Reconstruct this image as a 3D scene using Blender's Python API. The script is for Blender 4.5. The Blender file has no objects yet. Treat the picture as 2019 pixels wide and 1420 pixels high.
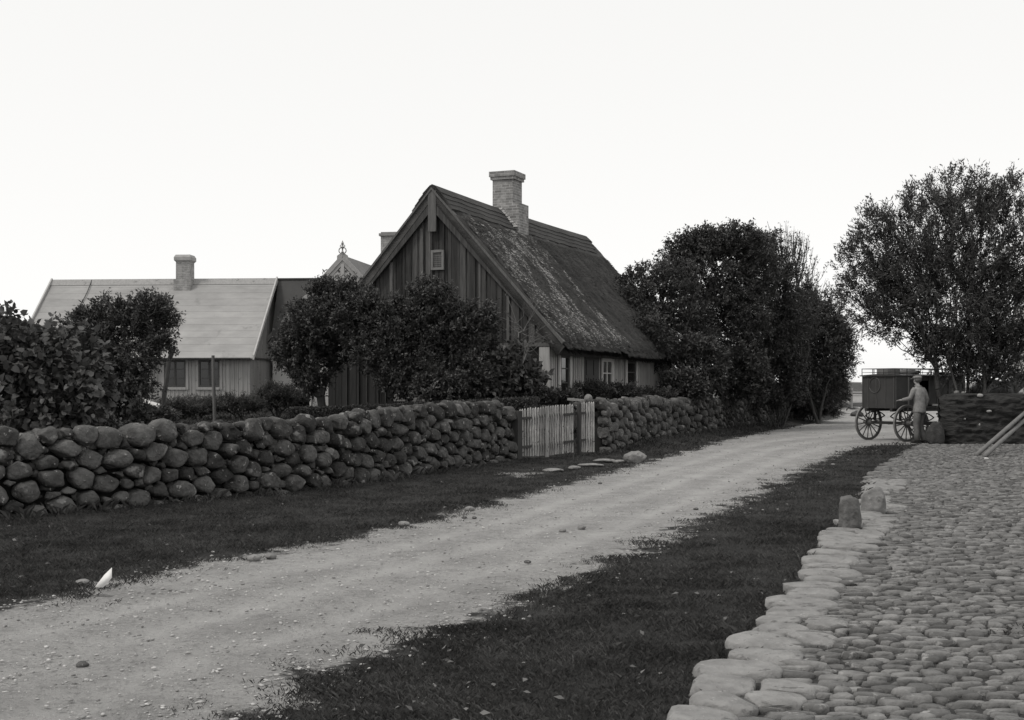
import bpy, math, random
import numpy as np
from mathutils import Vector, Matrix
C = bpy.context.scene
COL = C.collection
R = math.radians
# ---------------------------------------------------------------- camera
FPX, CX, HY, CAMH = 2437.0, 1009.5, 760.0, 1.55      # lens in photograph pixels, image centre, horizon row, eye height
cam_d = bpy.data.cameras.new('camera'); cam = bpy.data.objects.new('camera', cam_d); COL.objects.link(cam)
cam_d.sensor_fit = 'HORIZONTAL'; cam_d.sensor_width = 36.0; cam_d.lens = 36.0 * FPX / 2019.0
cam_d.shift_y = (HY - 710.0) / 2019.0
cam_d.clip_start = 0.1; cam_d.clip_end = 6000
cam.location = (0, 0, CAMH); cam.rotation_euler = (R(90), 0, 0)
C.camera = cam
# ---------------------------------------------------------------- world, sun, exposure
SUN_EL, SUN_AZ = 52.0, 245.0          # azimuth clockwise from +Y: the sun stands high, behind the camera to the left
w = bpy.data.worlds.new('World'); C.world = w; w.use_nodes = True
nt = w.node_tree; nt.nodes.clear()
out = nt.nodes.new('ShaderNodeOutputWorld'); bg = nt.nodes.new('ShaderNodeBackground')
sky = nt.nodes.new('ShaderNodeTexSky'); sky.sky_type = 'NISHITA'; sky.sun_disc = False
sky.sun_elevation = R(SUN_EL); sky.sun_rotation = R(SUN_AZ); sky.air_density = 1.0; sky.dust_density = 1.0; sky.ozone_density = 1.0
bw = nt.nodes.new('ShaderNodeRGBToBW'); tint = nt.nodes.new('ShaderNodeMixRGB'); tint.blend_type = 'MULTIPLY'; tint.inputs[0].default_value = 1
tint.inputs[2].default_value = (1.0, 0.995, 0.98, 1)
veil = nt.nodes.new('ShaderNodeMixRGB'); veil.inputs[0].default_value = 0.8; veil.inputs[2].default_value = (7.0, 7.0, 7.0, 1)   # thin even cloud over the clear sky
nt.links.new(sky.outputs[0], bw.inputs[0]); nt.links.new(bw.outputs[0], veil.inputs[1]); nt.links.new(veil.outputs[0], tint.inputs[1]); nt.links.new(tint.outputs[0], bg.inputs[0])
bg.inputs[1].default_value = 0.15
nt.links.new(bg.outputs[0], out.inputs[0])
sd = bpy.data.lights.new('sun', 'SUN'); sun = bpy.data.objects.new('sun', sd); COL.objects.link(sun)
sd.energy = 1.5; sd.angle = R(11); sd.color = (1.0, 0.97, 0.93)
a_, e_ = R(SUN_AZ), R(SUN_EL)
sdir = Vector((math.sin(a_) * math.cos(e_), math.cos(a_) * math.cos(e_), math.sin(e_)))
sun.rotation_euler = sdir.to_track_quat('Z', 'Y').to_euler(); sun.location = sdir * 60
C.view_settings.view_transform = 'Standard'; C.view_settings.look = 'None'; C.view_settings.gamma = 1.0
C.view_settings.use_curve_mapping = False
C.view_settings.exposure = 0.03
C.cycles.max_bounces = 6; C.cycles.diffuse_bounces = 3; C.cycles.glossy_bounces = 2; C.cycles.transmission_bounces = 3; C.cycles.transparent_max_bounces = 4
# ---------------------------------------------------------------- helpers
def W(px, py, h=0.0):
    """ground point (height h) seen at a pixel of the photograph"""
    z = FPX * (CAMH - h) / (py - HY); return np.array([(px - CX) / FPX * z, z])
def D(px, py, Y):
    """point at depth Y seen at a pixel"""
    return Vector(((px - CX) / FPX * Y, Y, CAMH - (py - HY) / FPX * Y))
def tag(o, label=None, cat=None, group=None, kind=None):
    if label: o['label'] = label
    if cat: o['category'] = cat
    if group: o['group'] = group
    if kind: o['kind'] = kind
    return o
def empty(name, loc, rz=0.0, label=None, cat=None, group=None):
    o = bpy.data.objects.new(name, None); COL.objects.link(o); o.location = loc; o.rotation_euler = (0, 0, rz)
    o.empty_display_size = 0.2
    return tag(o, label, cat, group)
def mesh_np(name, V, F, mat, parent=None, loc=(0, 0, 0), smooth=False, attr=None):
    """V (n,3); F list of (m,k) arrays"""
    if not isinstance(F, (list, tuple)): F = [F]
    me = bpy.data.meshes.new(name)
    V = np.asarray(V, dtype=np.float32).reshape(-1, 3)
    me.vertices.add(len(V)); me.vertices.foreach_set('co', V.ravel())
    F = [f for f in F if len(f)]
    li = np.concatenate([np.asarray(f, dtype=np.int32).ravel() for f in F])
    tot = np.concatenate([np.full(len(f), f.shape[1], dtype=np.int32) for f in F])
    st = np.concatenate([[0], np.cumsum(tot)[:-1]]).astype(np.int32)
    me.loops.add(len(li)); me.loops.foreach_set('vertex_index', li)
    me.polygons.add(len(tot)); me.polygons.foreach_set('loop_start', st); me.polygons.foreach_set('loop_total', tot)
    if smooth: me.polygons.foreach_set('use_smooth', np.ones(len(tot), dtype=bool))
    if attr is not None:
        for k, a in attr.items():
            at = me.attributes.new(k, 'FLOAT', 'POINT'); at.data.foreach_set('value', np.asarray(a, dtype=np.float32))
    me.update(calc_edges=True)
    if mat is not None: me.materials.append(mat)
    o = bpy.data.objects.new(name, me); COL.objects.link(o); o.location = loc
    if parent is not None: o.parent = parent
    return o
class MB:
    """collects polygons, then links them as one mesh object"""
    def __init__(s): s.v = []; s.f = []; s.m = None
    def add(s, vs, fs):
        n = len(s.v); s.v += [tuple(v) for v in vs]; s.f += [tuple(i + n for i in f) for f in fs]; return s
    def box(s, c, d, M=None):
        x, y, z = [q / 2 for q in d]
        vs = [Vector((a * x, b * y, e * z)) for a in (-1, 1) for b in (-1, 1) for e in (-1, 1)]
        if M is not None: vs = [M @ v for v in vs]
        vs = [v + Vector(c) for v in vs]
        return s.add(vs, [(0, 1, 3, 2), (4, 6, 7, 5), (0, 4, 5, 1), (2, 3, 7, 6), (0, 2, 6, 4), (1, 5, 7, 3)])
    def bb(s, x0, x1, y0, y1, z0, z1): return s.box(((x0 + x1) / 2, (y0 + y1) / 2, (z0 + z1) / 2), (x1 - x0, y1 - y0, z1 - z0))
    def prism(s, poly, y0, y1):
        """poly in (x,z), extruded along y"""
        n = len(poly); vs = [(p[0], y0, p[1]) for p in poly] + [(p[0], y1, p[1]) for p in poly]
        area = sum(poly[i][0] * poly[(i + 1) % n][1] - poly[(i + 1) % n][0] * poly[i][1] for i in range(n))
        a = list(range(n)); b = [i + n for i in a]
        fs = [tuple(a), tuple(reversed(b))] + [(i, i + n, (i + 1) % n + n, (i + 1) % n) for i in range(n)]
        if area < 0: fs = [tuple(reversed(f)) for f in fs]
        return s.add(vs, fs)
    def prismx(s, poly, x0, x1):
        """poly in (y,z), extruded along x"""
        n = len(poly); vs = [(x0, p[0], p[1]) for p in poly] + [(x1, p[0], p[1]) for p in poly]
        area = sum(poly[i][0] * poly[(i + 1) % n][1] - poly[(i + 1) % n][0] * poly[i][1] for i in range(n))
        a = list(range(n)); b = [i + n for i in a]
        fs = [tuple(reversed(a)), tuple(b)] + [(i, (i + 1) % n, (i + 1) % n + n, i + n) for i in range(n)]
        if area < 0: fs = [tuple(reversed(f)) for f in fs]
        return s.add(vs, fs)
    def tube(s, pts, rad, n=8, cap=True):
        pts = [Vector(p) for p in pts]
        if not hasattr(rad, '__len__'): rad = [rad] * len(pts)
        n0 = len(s.v); up = Vector((0.13, 0.21, 0.97))
        for i, p in enumerate(pts):
            t = (pts[min(i + 1, len(pts) - 1)] - pts[max(i - 1, 0)])
            if t.length < 1e-9: t = Vector((0, 0, 1))
            t.normalize(); a = t.cross(up)
            if a.length < 0.05: a = t.cross(Vector((1, 0, 0)))
            a.normalize(); b = t.cross(a)
            for k in range(n):
                q = 2 * math.pi * k / n; s.v.append(tuple(p + (a * math.cos(q) + b * math.sin(q)) * rad[i]))
        for i in range(len(pts) - 1):
            for k in range(n):
                k2 = (k + 1) % n; o0 = n0 + i * n
                s.f.append((o0 + k, o0 + n + k, o0 + n + k2, o0 + k2))
        if cap:
            s.f.append(tuple(n0 + k for k in range(n))); s.f.append(tuple(n0 + (len(pts) - 1) * n + n - 1 - k for k in range(n)))
        return s
    def lathe(s, prof, c=(0, 0, 0), n=16, M=None):
        n0 = len(s.v)
        for r, z in prof:
            for k in range(n):
                q = 2 * math.pi * k / n; v = Vector((r * math.cos(q), r * math.sin(q), z))
                if M is not None: v = M @ v
                s.v.append(tuple(v + Vector(c)))
        for i in range(len(prof) - 1):
            for k in range(n):
                k2 = (k + 1) % n; o0 = n0 + i * n; s.f.append((o0 + k, o0 + k2, o0 + n + k2, o0 + n + k))
        s.f.append(tuple(n0 + n - 1 - k for k in range(n))); s.f.append(tuple(n0 + (len(prof) - 1) * n + k for k in range(n)))
        return s
    def build(s, name, mat, parent=None, loc=(0, 0, 0), smooth=False, bevel=0, rz=0):
        me = bpy.data.meshes.new(name); me.from_pydata(s.v, [], s.f); me.materials.append(mat)
        uv = me.uv_layers.new(name='UVMap')
        for p in me.polygons:
            nx, ny, nz = [abs(q) for q in p.normal]
            for li in p.loop_indices:
                v = me.vertices[me.loops[li].vertex_index].co
                uv.data[li].uv = (v.y, v.z) if nx >= ny and nx >= nz * 0.9 else ((v.x, v.z) if ny >= nz * 0.9 else (v.x, v.y))
            p.use_smooth = smooth
        me.update()
        o = bpy.data.objects.new(name, me); COL.objects.link(o); o.location = loc; o.rotation_euler = (0, 0, rz)
        if parent is not None: o.parent = parent
        if bevel:
            b = o.modifiers.new('edge', 'BEVEL'); b.width = bevel; b.segments = 2; b.limit_method = 'ANGLE'
        return o
def hsh(ix, iy, seed):
    n = (ix.astype(np.int64) * 374761393 + iy.astype(np.int64) * 668265263 + seed * 1442695041) & 0xffffffff
    n = ((n ^ (n >> 13)) * 1274126177) & 0xffffffff
    return ((n ^ (n >> 16)) & 0xffffff) / float(0xffffff)
def vn(x, y, seed=0):
    x = np.asarray(x, float); y = np.asarray(y, float)
    ix, iy = np.floor(x), np.floor(y); fx, fy = x - ix, y - iy
    fx = fx * fx * (3 - 2 * fx); fy = fy * fy * (3 - 2 * fy)
    a, b, c, d = hsh(ix, iy, seed), hsh(ix + 1, iy, seed), hsh(ix, iy + 1, seed), hsh(ix + 1, iy + 1, seed)
    return (a * (1 - fx) + b * fx) * (1 - fy) + (c * (1 - fx) + d * fx) * fy
def fbm(x, y, seed=0, o=4):
    s = 0; a = 0.5; t = 0
    for k in range(o): s = s + a * vn(x * 2 ** k, y * 2 ** k, seed + k * 17); t += a; a *= 0.5
    return s / t
def sstep(a, b, x):
    t = np.clip((x - a) / (b - a), 0, 1); return t * t * (3 - 2 * t)
def seg_dist(P, L):
    """signed distance from points P (n,2) to polyline L: positive on the left of its direction; also arclength"""
    L = np.asarray(L, float); best = np.full(len(P), 1e9); sg = np.ones(len(P)); arc = np.zeros(len(P)); acc = 0
    for i in range(len(L) - 1):
        a, b = L[i], L[i + 1]; d = b - a; l = np.hypot(*d); t = np.clip(((P - a) @ d) / (l * l), 0, 1)
        q = a + t[:, None] * d; v = P - q; ds = np.hypot(v[:, 0], v[:, 1])
        cr = d[0] * v[:, 1] - d[1] * v[:, 0]
        m = ds < best - 1e-9; best[m] = ds[m]; sg[m] = np.where(cr[m] >= 0, 1, -1); arc[m] = acc + t[m] * l; acc += l
    return best * sg, arc
# ---------------------------------------------------------------- materials (all neutral, as on the photographic plate)
MATS = {}
def mat(name, c, rough=0.85, var=0.3, scale=4.0, bump=0.0, bscale=20.0, bdist=0.02, island=0.0, stretch=(1, 1, 1), spots=None, spec=0.3, detail=6, coord='Object', trans=0.0):
    """spots = (scale, threshold, width, colour)"""
    m = bpy.data.materials.new(name); m.use_nodes = True; t = m.node_tree; n = t.nodes; l = t.links
    p = n['Principled BSDF']; p.inputs['Roughness'].default_value = rough
    p.inputs['Specular IOR Level'].default_value = spec
    tc = n.new('ShaderNodeTexCoord'); mp = n.new('ShaderNodeMapping'); mp.inputs['Scale'].default_value = stretch
    l.new(tc.outputs[coord], mp.inputs[0])
    nz = n.new('ShaderNodeTexNoise'); nz.inputs['Scale'].default_value = scale; nz.inputs['Detail'].default_value = detail; nz.inputs['Roughness'].default_value = 0.62
    l.new(mp.outputs[0], nz.inputs['Vector'])
    mr = n.new('ShaderNodeMapRange'); mr.inputs[1].default_value = 0.25; mr.inputs[2].default_value = 0.75
    mr.inputs[3].default_value = 1 - var; mr.inputs[4].default_value = 1 + var; l.new(nz.outputs[0], mr.inputs[0])
    fac = mr.outputs[0]
    if island:
        g = n.new('ShaderNodeNewGeometry'); m2 = n.new('ShaderNodeMapRange'); m2.inputs[3].default_value = 1 - island; m2.inputs[4].default_value = 1 + island
        l.new(g.outputs['Random Per Island'], m2.inputs[0]); mm = n.new('ShaderNodeMath'); mm.operation = 'MULTIPLY'
        l.new(fac, mm.inputs[0]); l.new(m2.outputs[0], mm.inputs[1]); fac = mm.outputs[0]
    col = n.new('ShaderNodeVectorMath'); col.operation = 'SCALE'; col.inputs[0].default_value = (c * 1.0, c * 0.985, c * 0.965)
    l.new(fac, col.inputs['Scale']); co = col.outputs[0]
    if spots:
        lst = spots if isinstance(spots, list) else [spots]
        for (ss, th, wd, sc) in lst:
            n2 = n.new('ShaderNodeTexNoise'); n2.inputs['Scale'].default_value = ss; n2.inputs['Detail'].default_value = 5; n2.inputs['Roughness'].default_value = 0.6
            l.new(tc.outputs[coord], n2.inputs['Vector'])
            m3 = n.new('ShaderNodeMapRange'); m3.inputs[1].default_value = th; m3.inputs[2].default_value = th + wd; l.new(n2.outputs[0], m3.inputs[0])
            mx = n.new('ShaderNodeMixRGB'); l.new(m3.outputs[0], mx.inputs[0]); l.new(co, mx.inputs[1])
            mx.inputs[2].default_value = (sc, sc * 0.985, sc * 0.965, 1); co = mx.outputs[0]
    l.new(co, p.inputs['Base Color'])
    if bump:
        n3 = n.new('ShaderNodeTexNoise'); n3.inputs['Scale'].default_value = bscale; n3.inputs['Detail'].default_value = 6
        l.new(mp.outputs[0], n3.inputs['Vector']); b = n.new('ShaderNodeBump'); b.inputs['Strength'].default_value = bump; b.inputs['Distance'].default_value = bdist
        l.new(n3.outputs[0], b.inputs['Height']); l.new(b.outputs[0], p.inputs['Normal'])
    if trans:
        tr = n.new('ShaderNodeBsdfTranslucent'); l.new(co, tr.inputs[0]); ms = n.new('ShaderNodeMixShader'); ms.inputs[0].default_value = trans
        l.new(p.outputs[0], ms.inputs[1]); l.new(tr.outputs[0], ms.inputs[2]); l.new(ms.outputs[0], n['Material Output'].inputs[0])
    MATS[name] = m
    return m
def brick_mat(name, c1, c2, mortar, bw_=0.23, bh=0.075, ms=0.012, wob=0.25):
    m = bpy.data.materials.new(name); m.use_nodes = True; t = m.node_tree; n = t.nodes; l = t.links
    p = n['Principled BSDF']; p.inputs['Roughness'].default_value = 0.9
    uv = n.new('ShaderNodeTexCoord'); br = n.new('ShaderNodeTexBrick'); br.inputs['Scale'].default_value = 1
    br.inputs['Brick Width'].default_value = bw_; br.inputs['Row Height'].default_value = bh; br.inputs['Mortar Size'].default_value = ms
    br.inputs['Color1'].default_value = (c1, c1 * .985, c1 * .965, 1); br.inputs['Color2'].default_value = (c2, c2 * .985, c2 * .965, 1); br.inputs['Mortar'].default_value = (mortar, mortar * .985, mortar * .965, 1)
    l.new(uv.outputs['UV'], br.inputs['Vector'])
    nz = n.new('ShaderNodeTexNoise'); nz.inputs['Scale'].default_value = 6; l.new(uv.outputs['Object'], nz.inputs[0])
    mr = n.new('ShaderNodeMapRange'); mr.inputs[1].default_value = .3; mr.inputs[2].default_value = .7; mr.inputs[3].default_value = 1 - wob; mr.inputs[4].default_value = 1 + wob; l.new(nz.outputs[0], mr.inputs[0])
    sc = n.new('ShaderNodeVectorMath'); sc.operation = 'SCALE'; l.new(br.outputs[0], sc.inputs[0]); l.new(mr.outputs[0], sc.inputs['Scale']); l.new(sc.outputs[0], p.inputs['Base Color'])
    b = n.new('ShaderNodeBump'); b.invert = True; b.inputs['Strength'].default_value = 0.8; b.inputs['Distance'].default_value = 0.01
    l.new(br.outputs['Fac'], b.inputs['Height']); l.new(b.outputs[0], p.inputs['Normal'])
    return m
m_stone = mat('field_stone', 0.066, 0.9, 0.6, 6.0, 1.0, 14, 0.05, island=0.5, spots=[(2.2, 0.58, 0.12, 0.11), (4.0, 0.60, 0.05, 0.20), (14.0, 0.64, 0.03, 0.30)], spec=0.2)
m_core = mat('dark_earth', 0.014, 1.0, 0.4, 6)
m_cobble = mat('cobble_stone', 0.135, 0.8, 0.45, 9.0, 0.9, 35, 0.015, island=0.4, spots=[(14.0, 0.60, 0.08, 0.26), (5.0, .62, .05, .08)], spec=0.3)
m_edge = mat('edge_slab_stone', 0.19, 0.85, 0.35, 6.0, 1.0, 12, 0.04, island=0.15, spec=0.2, spots=[(10.0, 0.60, 0.05, 0.12), (30, .64, .05, .3)])
m_soil = mat('joint_soil', 0.035, 1.0, 0.5, 12, 0.5, 60)
m_grass = mat('grass_blades', 0.058, 0.7, 0.7, 1.1, island=0.55, spec=0.2, trans=0.25)
m_darkwood = mat('tarred_boards', 0.020, 0.75, 0.45, 3.0, 0.4, 12, 0.01, island=0.5, stretch=(6, 6, 0.5), spec=0.25)
m_darkwood2 = mat('weathered_boards', 0.048, 0.8, 0.6, 3.0, 0.4, 12, 0.01, island=0.6, stretch=(6, 6, 0.5), spec=0.25)
m_dimwood = mat('dim_grey_wood', 0.10, 0.85, 0.35, 4.0, 0.4, 14, 0.01, island=0.25, stretch=(5, 5, 0.6))
m_greywood = mat('grey_wood', 0.2, 0.85, 0.3, 4.0, 0.4, 14, 0.01, island=0.25, stretch=(5, 5, 0.6))
m_sidewood = mat('painted_boards', 0.36, 0.8, 0.25, 3.0, 0.2, 12, 0.01, island=0.15, stretch=(6, 6, 0.4))
m_white = mat('white_paint', 0.5, 0.6, 0.12, 6.0)
m_paleboard = mat('pale_boards', 0.29, 0.8, 0.22, 3.0, 0.2, 12, 0.01, island=0.1, stretch=(6, 6, 0.35), spots=(3.5, 0.6, 0.1, 0.15))
m_glass = mat('dark_glass', 0.02, 0.12, 0.1, 2.0, spec=0.6)
m_curtain = mat('lace_curtain', 0.5, 0.9, 0.2, 20)
m_frame_dark = mat('dark_frame', 0.06, 0.6, 0.2, 8)
m_bark = mat('bark', 0.07, 0.9, 0.4, 8.0, 0.6, 30, 0.02, stretch=(3, 3, 0.6))
m_barkpale = mat('pale_bark', 0.13, 0.9, 0.4, 8.0, 0.4, 30, 0.02)
m_leaf = mat('leaf_dark', 0.058, 0.5, 0.3, 1.2, island=0.5, spec=0.4, trans=0.2)
m_leafw = mat('leaf_willow', 0.072, 0.55, 0.3, 1.0, island=0.45, spec=0.35, trans=0.25)
m_leafbig = mat('leaf_broad', 0.068, 0.5, 0.35, 1.2, island=0.6, spec=0.4, trans=0.25)
m_hedge = mat('leaf_hedge', 0.048, 0.55, 0.3, 2.0, island=0.6, spec=0.35, trans=0.15)
m_heath = mat('leaf_heath', 0.075, 0.8, 0.35, 1.2, island=0.5, spec=0.15, trans=0.2)
m_thatch = mat('old_thatch', 0.06, 0.95, 0.4, 2.2, 0.9, 30, 0.03, stretch=(1, 1, 1), spec=0.1)
m_thatch2 = mat('newer_thatch', 0.072, 0.95, 0.4, 2.2, 0.9, 45, 0.02, stretch=(1, 0.3, 0.3), spec=0.1)
m_moss = mat('moss_tufts', 0.26, 0.95, 0.35, 1.3, island=0.55, spec=0.1)
m_brick = brick_mat('chimney_brick', 0.27, 0.15, 0.32)
m_brick2 = brick_mat('far_chimney_brick', 0.30, 0.24, 0.34)
m_stucco = mat('white_stucco', 0.5, 0.9, 0.1, 2.5, 0.3, 30, 0.01)
m_felt = mat('roof_felt', 0.30, 0.85, 0.22, 1.6, 0.15, 30, 0.01, island=0.05, stretch=(0.5, 1, 1), spots=(1.6, 0.60, 0.12, 0.22))
m_tar = mat('tarred_roof', 0.055, 0.75, 0.25, 1.5)
m_iron = mat('dark_iron', 0.04, 0.5, 0.3, 8)
m_wagon = mat('wagon_paint', 0.05, 0.5, 0.25, 2.5, spec=0.4)
m_wheel = mat('wheel_wood', 0.09, 0.6, 0.3, 6)
m_tyre = mat('dusty_tyre', 0.17, 0.8, 0.3, 10)
m_turf = mat('turf_sods', 0.036, 1.0, 0.5, 2.5, 1.0, 14, 0.05, stretch=(0.5, 0.5, 3.5), spots=(4.0, 0.68, 0.06, 0.07))
m_bound = mat('boundary_stone', 0.17, 0.85, 0.4, 5, 1.0, 10, 0.05, spots=[(6.0, 0.58, 0.1, 0.09), (22, .64, .05, .28)])
m_pole = mat('peeled_pole', 0.15, 0.7, 0.25, 3.0, 0.3, 20, 0.01, stretch=(1, 1, 1))
m_paper = mat('paper', 0.75, 0.8, 0.05, 5)
# ---------------------------------------------------------------- layout in plan (metres, camera at the origin looking along +Y)
WALL_L = np.array([(-9.2, 12.4), (-5.9, 14.4), (-3.95, 16.9), (-2.5, 19.6), (-1.4, 22.2), (-0.12, 25.0)])
GATE_A, GATE_B = np.array([0.06, 24.9]), np.array([1.78, 27.0])
WALL_R = np.array([(1.86, 27.4), (2.4, 29.4), (3.3, 32.2), (5.0, 36.5), (8.0, 44.0), (12.5, 54.0), (15.5, 60.5)])
WALL_ALL = np.vstack([[(-60, -10)], WALL_L, [GATE_A, GATE_B], WALL_R, [(60, 150)]])
ROAD_L = np.array([(-9, 2), (-6.2, 5.5), (-3.6, 8.5), (-3.0, 10.3), (-1.81, 12.26), (-0.07, 16.8), (2.37, 24.0), (7.4, 38.5), (14.4, 55.5), (24, 80), (60, 150)])
ROAD_R = np.array([(-3.5, 0.5), (-1.5, 5.0), (-1.19, 5.9), (-0.89, 7.0), (-0.03, 8.68), (1.0, 11.1), (3.24, 16.8), (5.72, 23.6), (8.4, 30.0), (10.2, 32.4), (14, 33.3), (19, 36), (30, 60), (80, 150)])
COB_L = np.array([(0.2, 3.5), (0.72, 5.7), (1.05, 6.6), (1.52, 7.9), (2.2, 9.6), (3.1, 12.4), (4.1, 14.8), (5.1, 18.0), (6.9, 23), (9.0, 28.2), (10.4, 31.4)])
def smooth_line(L, n=8):
    """Catmull-Rom"""
    L = np.asarray(L, float); P = np.vstack([2 * L[0] - L[1], L, 2 * L[-1] - L[-2]]); o = []
    for i in range(1, len(P) - 2):
        for k in range(n):
            t = k / n; p0, p1, p2, p3 = P[i - 1], P[i], P[i + 1], P[i + 2]
            o.append(0.5 * (2 * p1 + (p2 - p0) * t + (2 * p0 - 5 * p1 + 4 * p2 - p3) * t * t + (3 * p1 - p0 - 3 * p2 + p3) * t ** 3))
    o.append(L[-1]); return np.array(o)
WL, WR = smooth_line(WALL_L), smooth_line(WALL_R)
ROAD_L, ROAD_R, COB_L = smooth_line(ROAD_L, 6), smooth_line(ROAD_R, 6), smooth_line(COB_L, 6)
def garden_d(P): return seg_dist(P, WALL_ALL)[0]
def road_d(P):
    """positive inside the road, negative outside (metres to its edge)"""
    a = -seg_dist(P, ROAD_L)[0]; b = seg_dist(P, ROAD_R)[0]
    return np.minimum(a, b)
def height(x, y):
    x = np.atleast_1d(np.asarray(x, float)); y = np.atleast_1d(np.asarray(y, float)); P = np.stack([x, y], 1)
    g = garden_d(P); r = road_d(P)
    h = 0.38 * sstep(0.1, 0.9, g) + 0.25 * sstep(12, 24, g)
    # low grassy bank against the wall on the road side, higher along the far wall
    bank = 0.05 + 0.13 * sstep(26, 31, y)
    h += bank * sstep(-1.1, -0.15, g) * (1 - sstep(0.1, 0.9, g))
    h += (fbm(x * 0.5, y * 0.5, 3) - 0.5) * 0.08 * sstep(0.0, -0.8, r) * sstep(200, 60, y)
    h += (fbm(x * 2.2, y * 2.2, 5) - 0.5) * 0.05 * sstep(0.05, -0.3, r) * sstep(80, 40, y)
    h += (fbm(x * 1.3, y * 0.9, 9) - 0.5) * 0.05 * sstep(-0.2, 0.4, r) * sstep(80, 40, y)
    c = seg_dist(P, COB_L)[0]                       # the cobbles lie a little higher than the verge
    h = np.where(c < 0, h * (1 - sstep(0, -0.4, c) * sstep(34, 31.5, y)), h)
    return h - sstep(80, 160, y) * 1.5
def hz(x, y): return float(height(x, y)[0])
# ---------------------------------------------------------------- ground: one sheet to the horizon
ys = [-60, -20, -5, 0, 2]; y = 3.0
while y < 4500:
    ys.append(y); y += max(0.09, 0.0075 * y) if y < 70 else y * 0.06
ys = np.array(ys)
xs = np.concatenate([-np.geomspace(16, 4200, 40)[::-1], np.linspace(-15.8, 15.8, 300)[0:], np.geomspace(16, 4200, 40)])
gx, gy = np.meshgrid(xs, ys); gxf, gyf = gx.ravel(), gy.ravel()
gz = height(gxf, gyf)
P2 = np.stack([gxf, gyf], 1); rd = road_d(P2); gd = garden_d(P2)
dirt = np.clip(0.5 + rd * 0.9, -.3, 1.3)
# worn patch in front of the wall, as in the photograph
dirt = np.maximum(dirt, 0.5 * np.exp(-(((gxf - 0.1) / 0.8) ** 2 + ((gyf - 21.6) / 1.3) ** 2)))
ra_, rb_ = -seg_dist(P2, ROAD_L)[0], seg_dist(P2, ROAD_R)[0]; uu_ = ra_ / np.maximum(ra_ + rb_, .1)
track = sum(np.exp(-((uu_ - c_) / .055) ** 2) for c_ in (.27, .50, .74)) * (rd > 0)
gz = gz - .018 * track * (gyf < 70)
nx_, ny_ = len(xs), len(ys)
idx = np.arange(nx_ * ny_).reshape(ny_, nx_)
FQ = np.stack([idx[:-1, :-1], idx[:-1, 1:], idx[1:, 1:], idx[1:, :-1]], -1).reshape(-1, 4)
def ground_mat(name, road):
    m = bpy.data.materials.new(name); m.use_nodes = True; t = m.node_tree; n = t.nodes; l = t.links
    p = n['Principled BSDF']; p.inputs['Roughness'].default_value = 0.95; p.inputs['Specular IOR Level'].default_value = 0.15
    tc = n.new('ShaderNodeTexCoord')
    def noise(s, d=6, r=0.6):
        z = n.new('ShaderNodeTexNoise'); z.inputs['Scale'].default_value = s; z.inputs['Detail'].default_value = d; z.inputs['Roughness'].default_value = r
        l.new(tc.outputs['Object'], z.inputs[0]); return z.outputs[0]
    def rng(f, a, b, c, d):
        q = n.new('ShaderNodeMapRange'); l.new(f, q.inputs[0])
        for k, v in enumerate((a, b, c, d)): q.inputs[k + 1].default_value = v
        return q.outputs[0]
    def math_(op, a, b):
        q = n.new('ShaderNodeMath'); q.operation = op
        for k, v in enumerate((a, b)):
            if isinstance(v, (int, float)): q.inputs[k].default_value = v
            else: l.new(v, q.inputs[k])
        return q.outputs[0]
    def mixc(f, a, b):
        q = n.new('ShaderNodeMixRGB'); l.new(f, q.inputs[0])
        for k, v in enumerate((a, b)):
            if isinstance(v, float): q.inputs[k + 1].default_value = (v, v * .985, v * .965, 1)
            else: l.new(v, q.inputs[k + 1])
        return q.outputs[0]
    at = n.new('ShaderNodeAttribute'); at.attribute_name = 'dirt'
    f = math_('ADD', at.outputs['Fac'], math_('MULTIPLY', math_('SUBTRACT', noise(1.6, 9, .72), 0.5), 2.0))
    f = rng(f, 0.44, 0.58, 0, 1)
    dirt_c = mixc(rng(noise(0.9, 8, .75), .35, .65, 0, 1), 0.25, 0.37)
    dirt_c = mixc(rng(noise(5, 8, .8), .5, .66, 0, .6), dirt_c, 0.12); dirt_c = mixc(rng(noise(22, 5, .7), .53, .66, 0, .55), dirt_c, 0.13)
    dirt_c = mixc(rng(noise(45, 3, .6), .62, .68, 0, .8), dirt_c, 0.46)
    dirt_c = mixc(rng(noise(28, 3, .6), .30, .36, .7, 0), dirt_c, 0.12)
    trk = n.new('ShaderNodeAttribute'); trk.attribute_name = 'track'
    dirt_c = mixc(math_('MULTIPLY', trk.outputs['Fac'], rng(noise(1.3, 5), .3, .6, .15, .75)), dirt_c, 0.42)
    grass_c = mixc(rng(noise(3, 6), .35, .65, 0, 1), 0.022, 0.05)
    l.new(mixc(f, grass_c, dirt_c), p.inputs['Base Color'])
    b = n.new('ShaderNodeBump'); b.inputs['Strength'].default_value = 1.0; b.inputs['Distance'].default_value = 0.05
    l.new(math_('ADD', noise(18, 8, .7), math_('MULTIPLY', noise(3, 4), 1.5)), b.inputs['Height']); l.new(b.outputs[0], p.inputs['Normal'])
    return m
m_ground = ground_mat('ground_grass_and_dirt', False)
g = mesh_np('ground', np.stack([gxf, gyf, gz], 1), FQ, m_ground, smooth=True, attr={'dirt': dirt, 'track': track}); tag(g, kind='structure')
keep = (rd[FQ].min(1) > 0.5) & (gyf[FQ].max(1) < 120) & (gyf[FQ].min(1) > 2.5)
FR = FQ[keep]; used = np.unique(FR); remap = np.full(len(gxf), -1); remap[used] = np.arange(len(used))
g = mesh_np('dirt_road', np.stack([gxf, gyf, gz - .012 + .016 * sstep(.5, .8, rd)], 1)[used], remap[FR], m_ground, smooth=True, attr={'dirt': dirt[used], 'track': track[used]}); tag(g, kind='structure')
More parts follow.
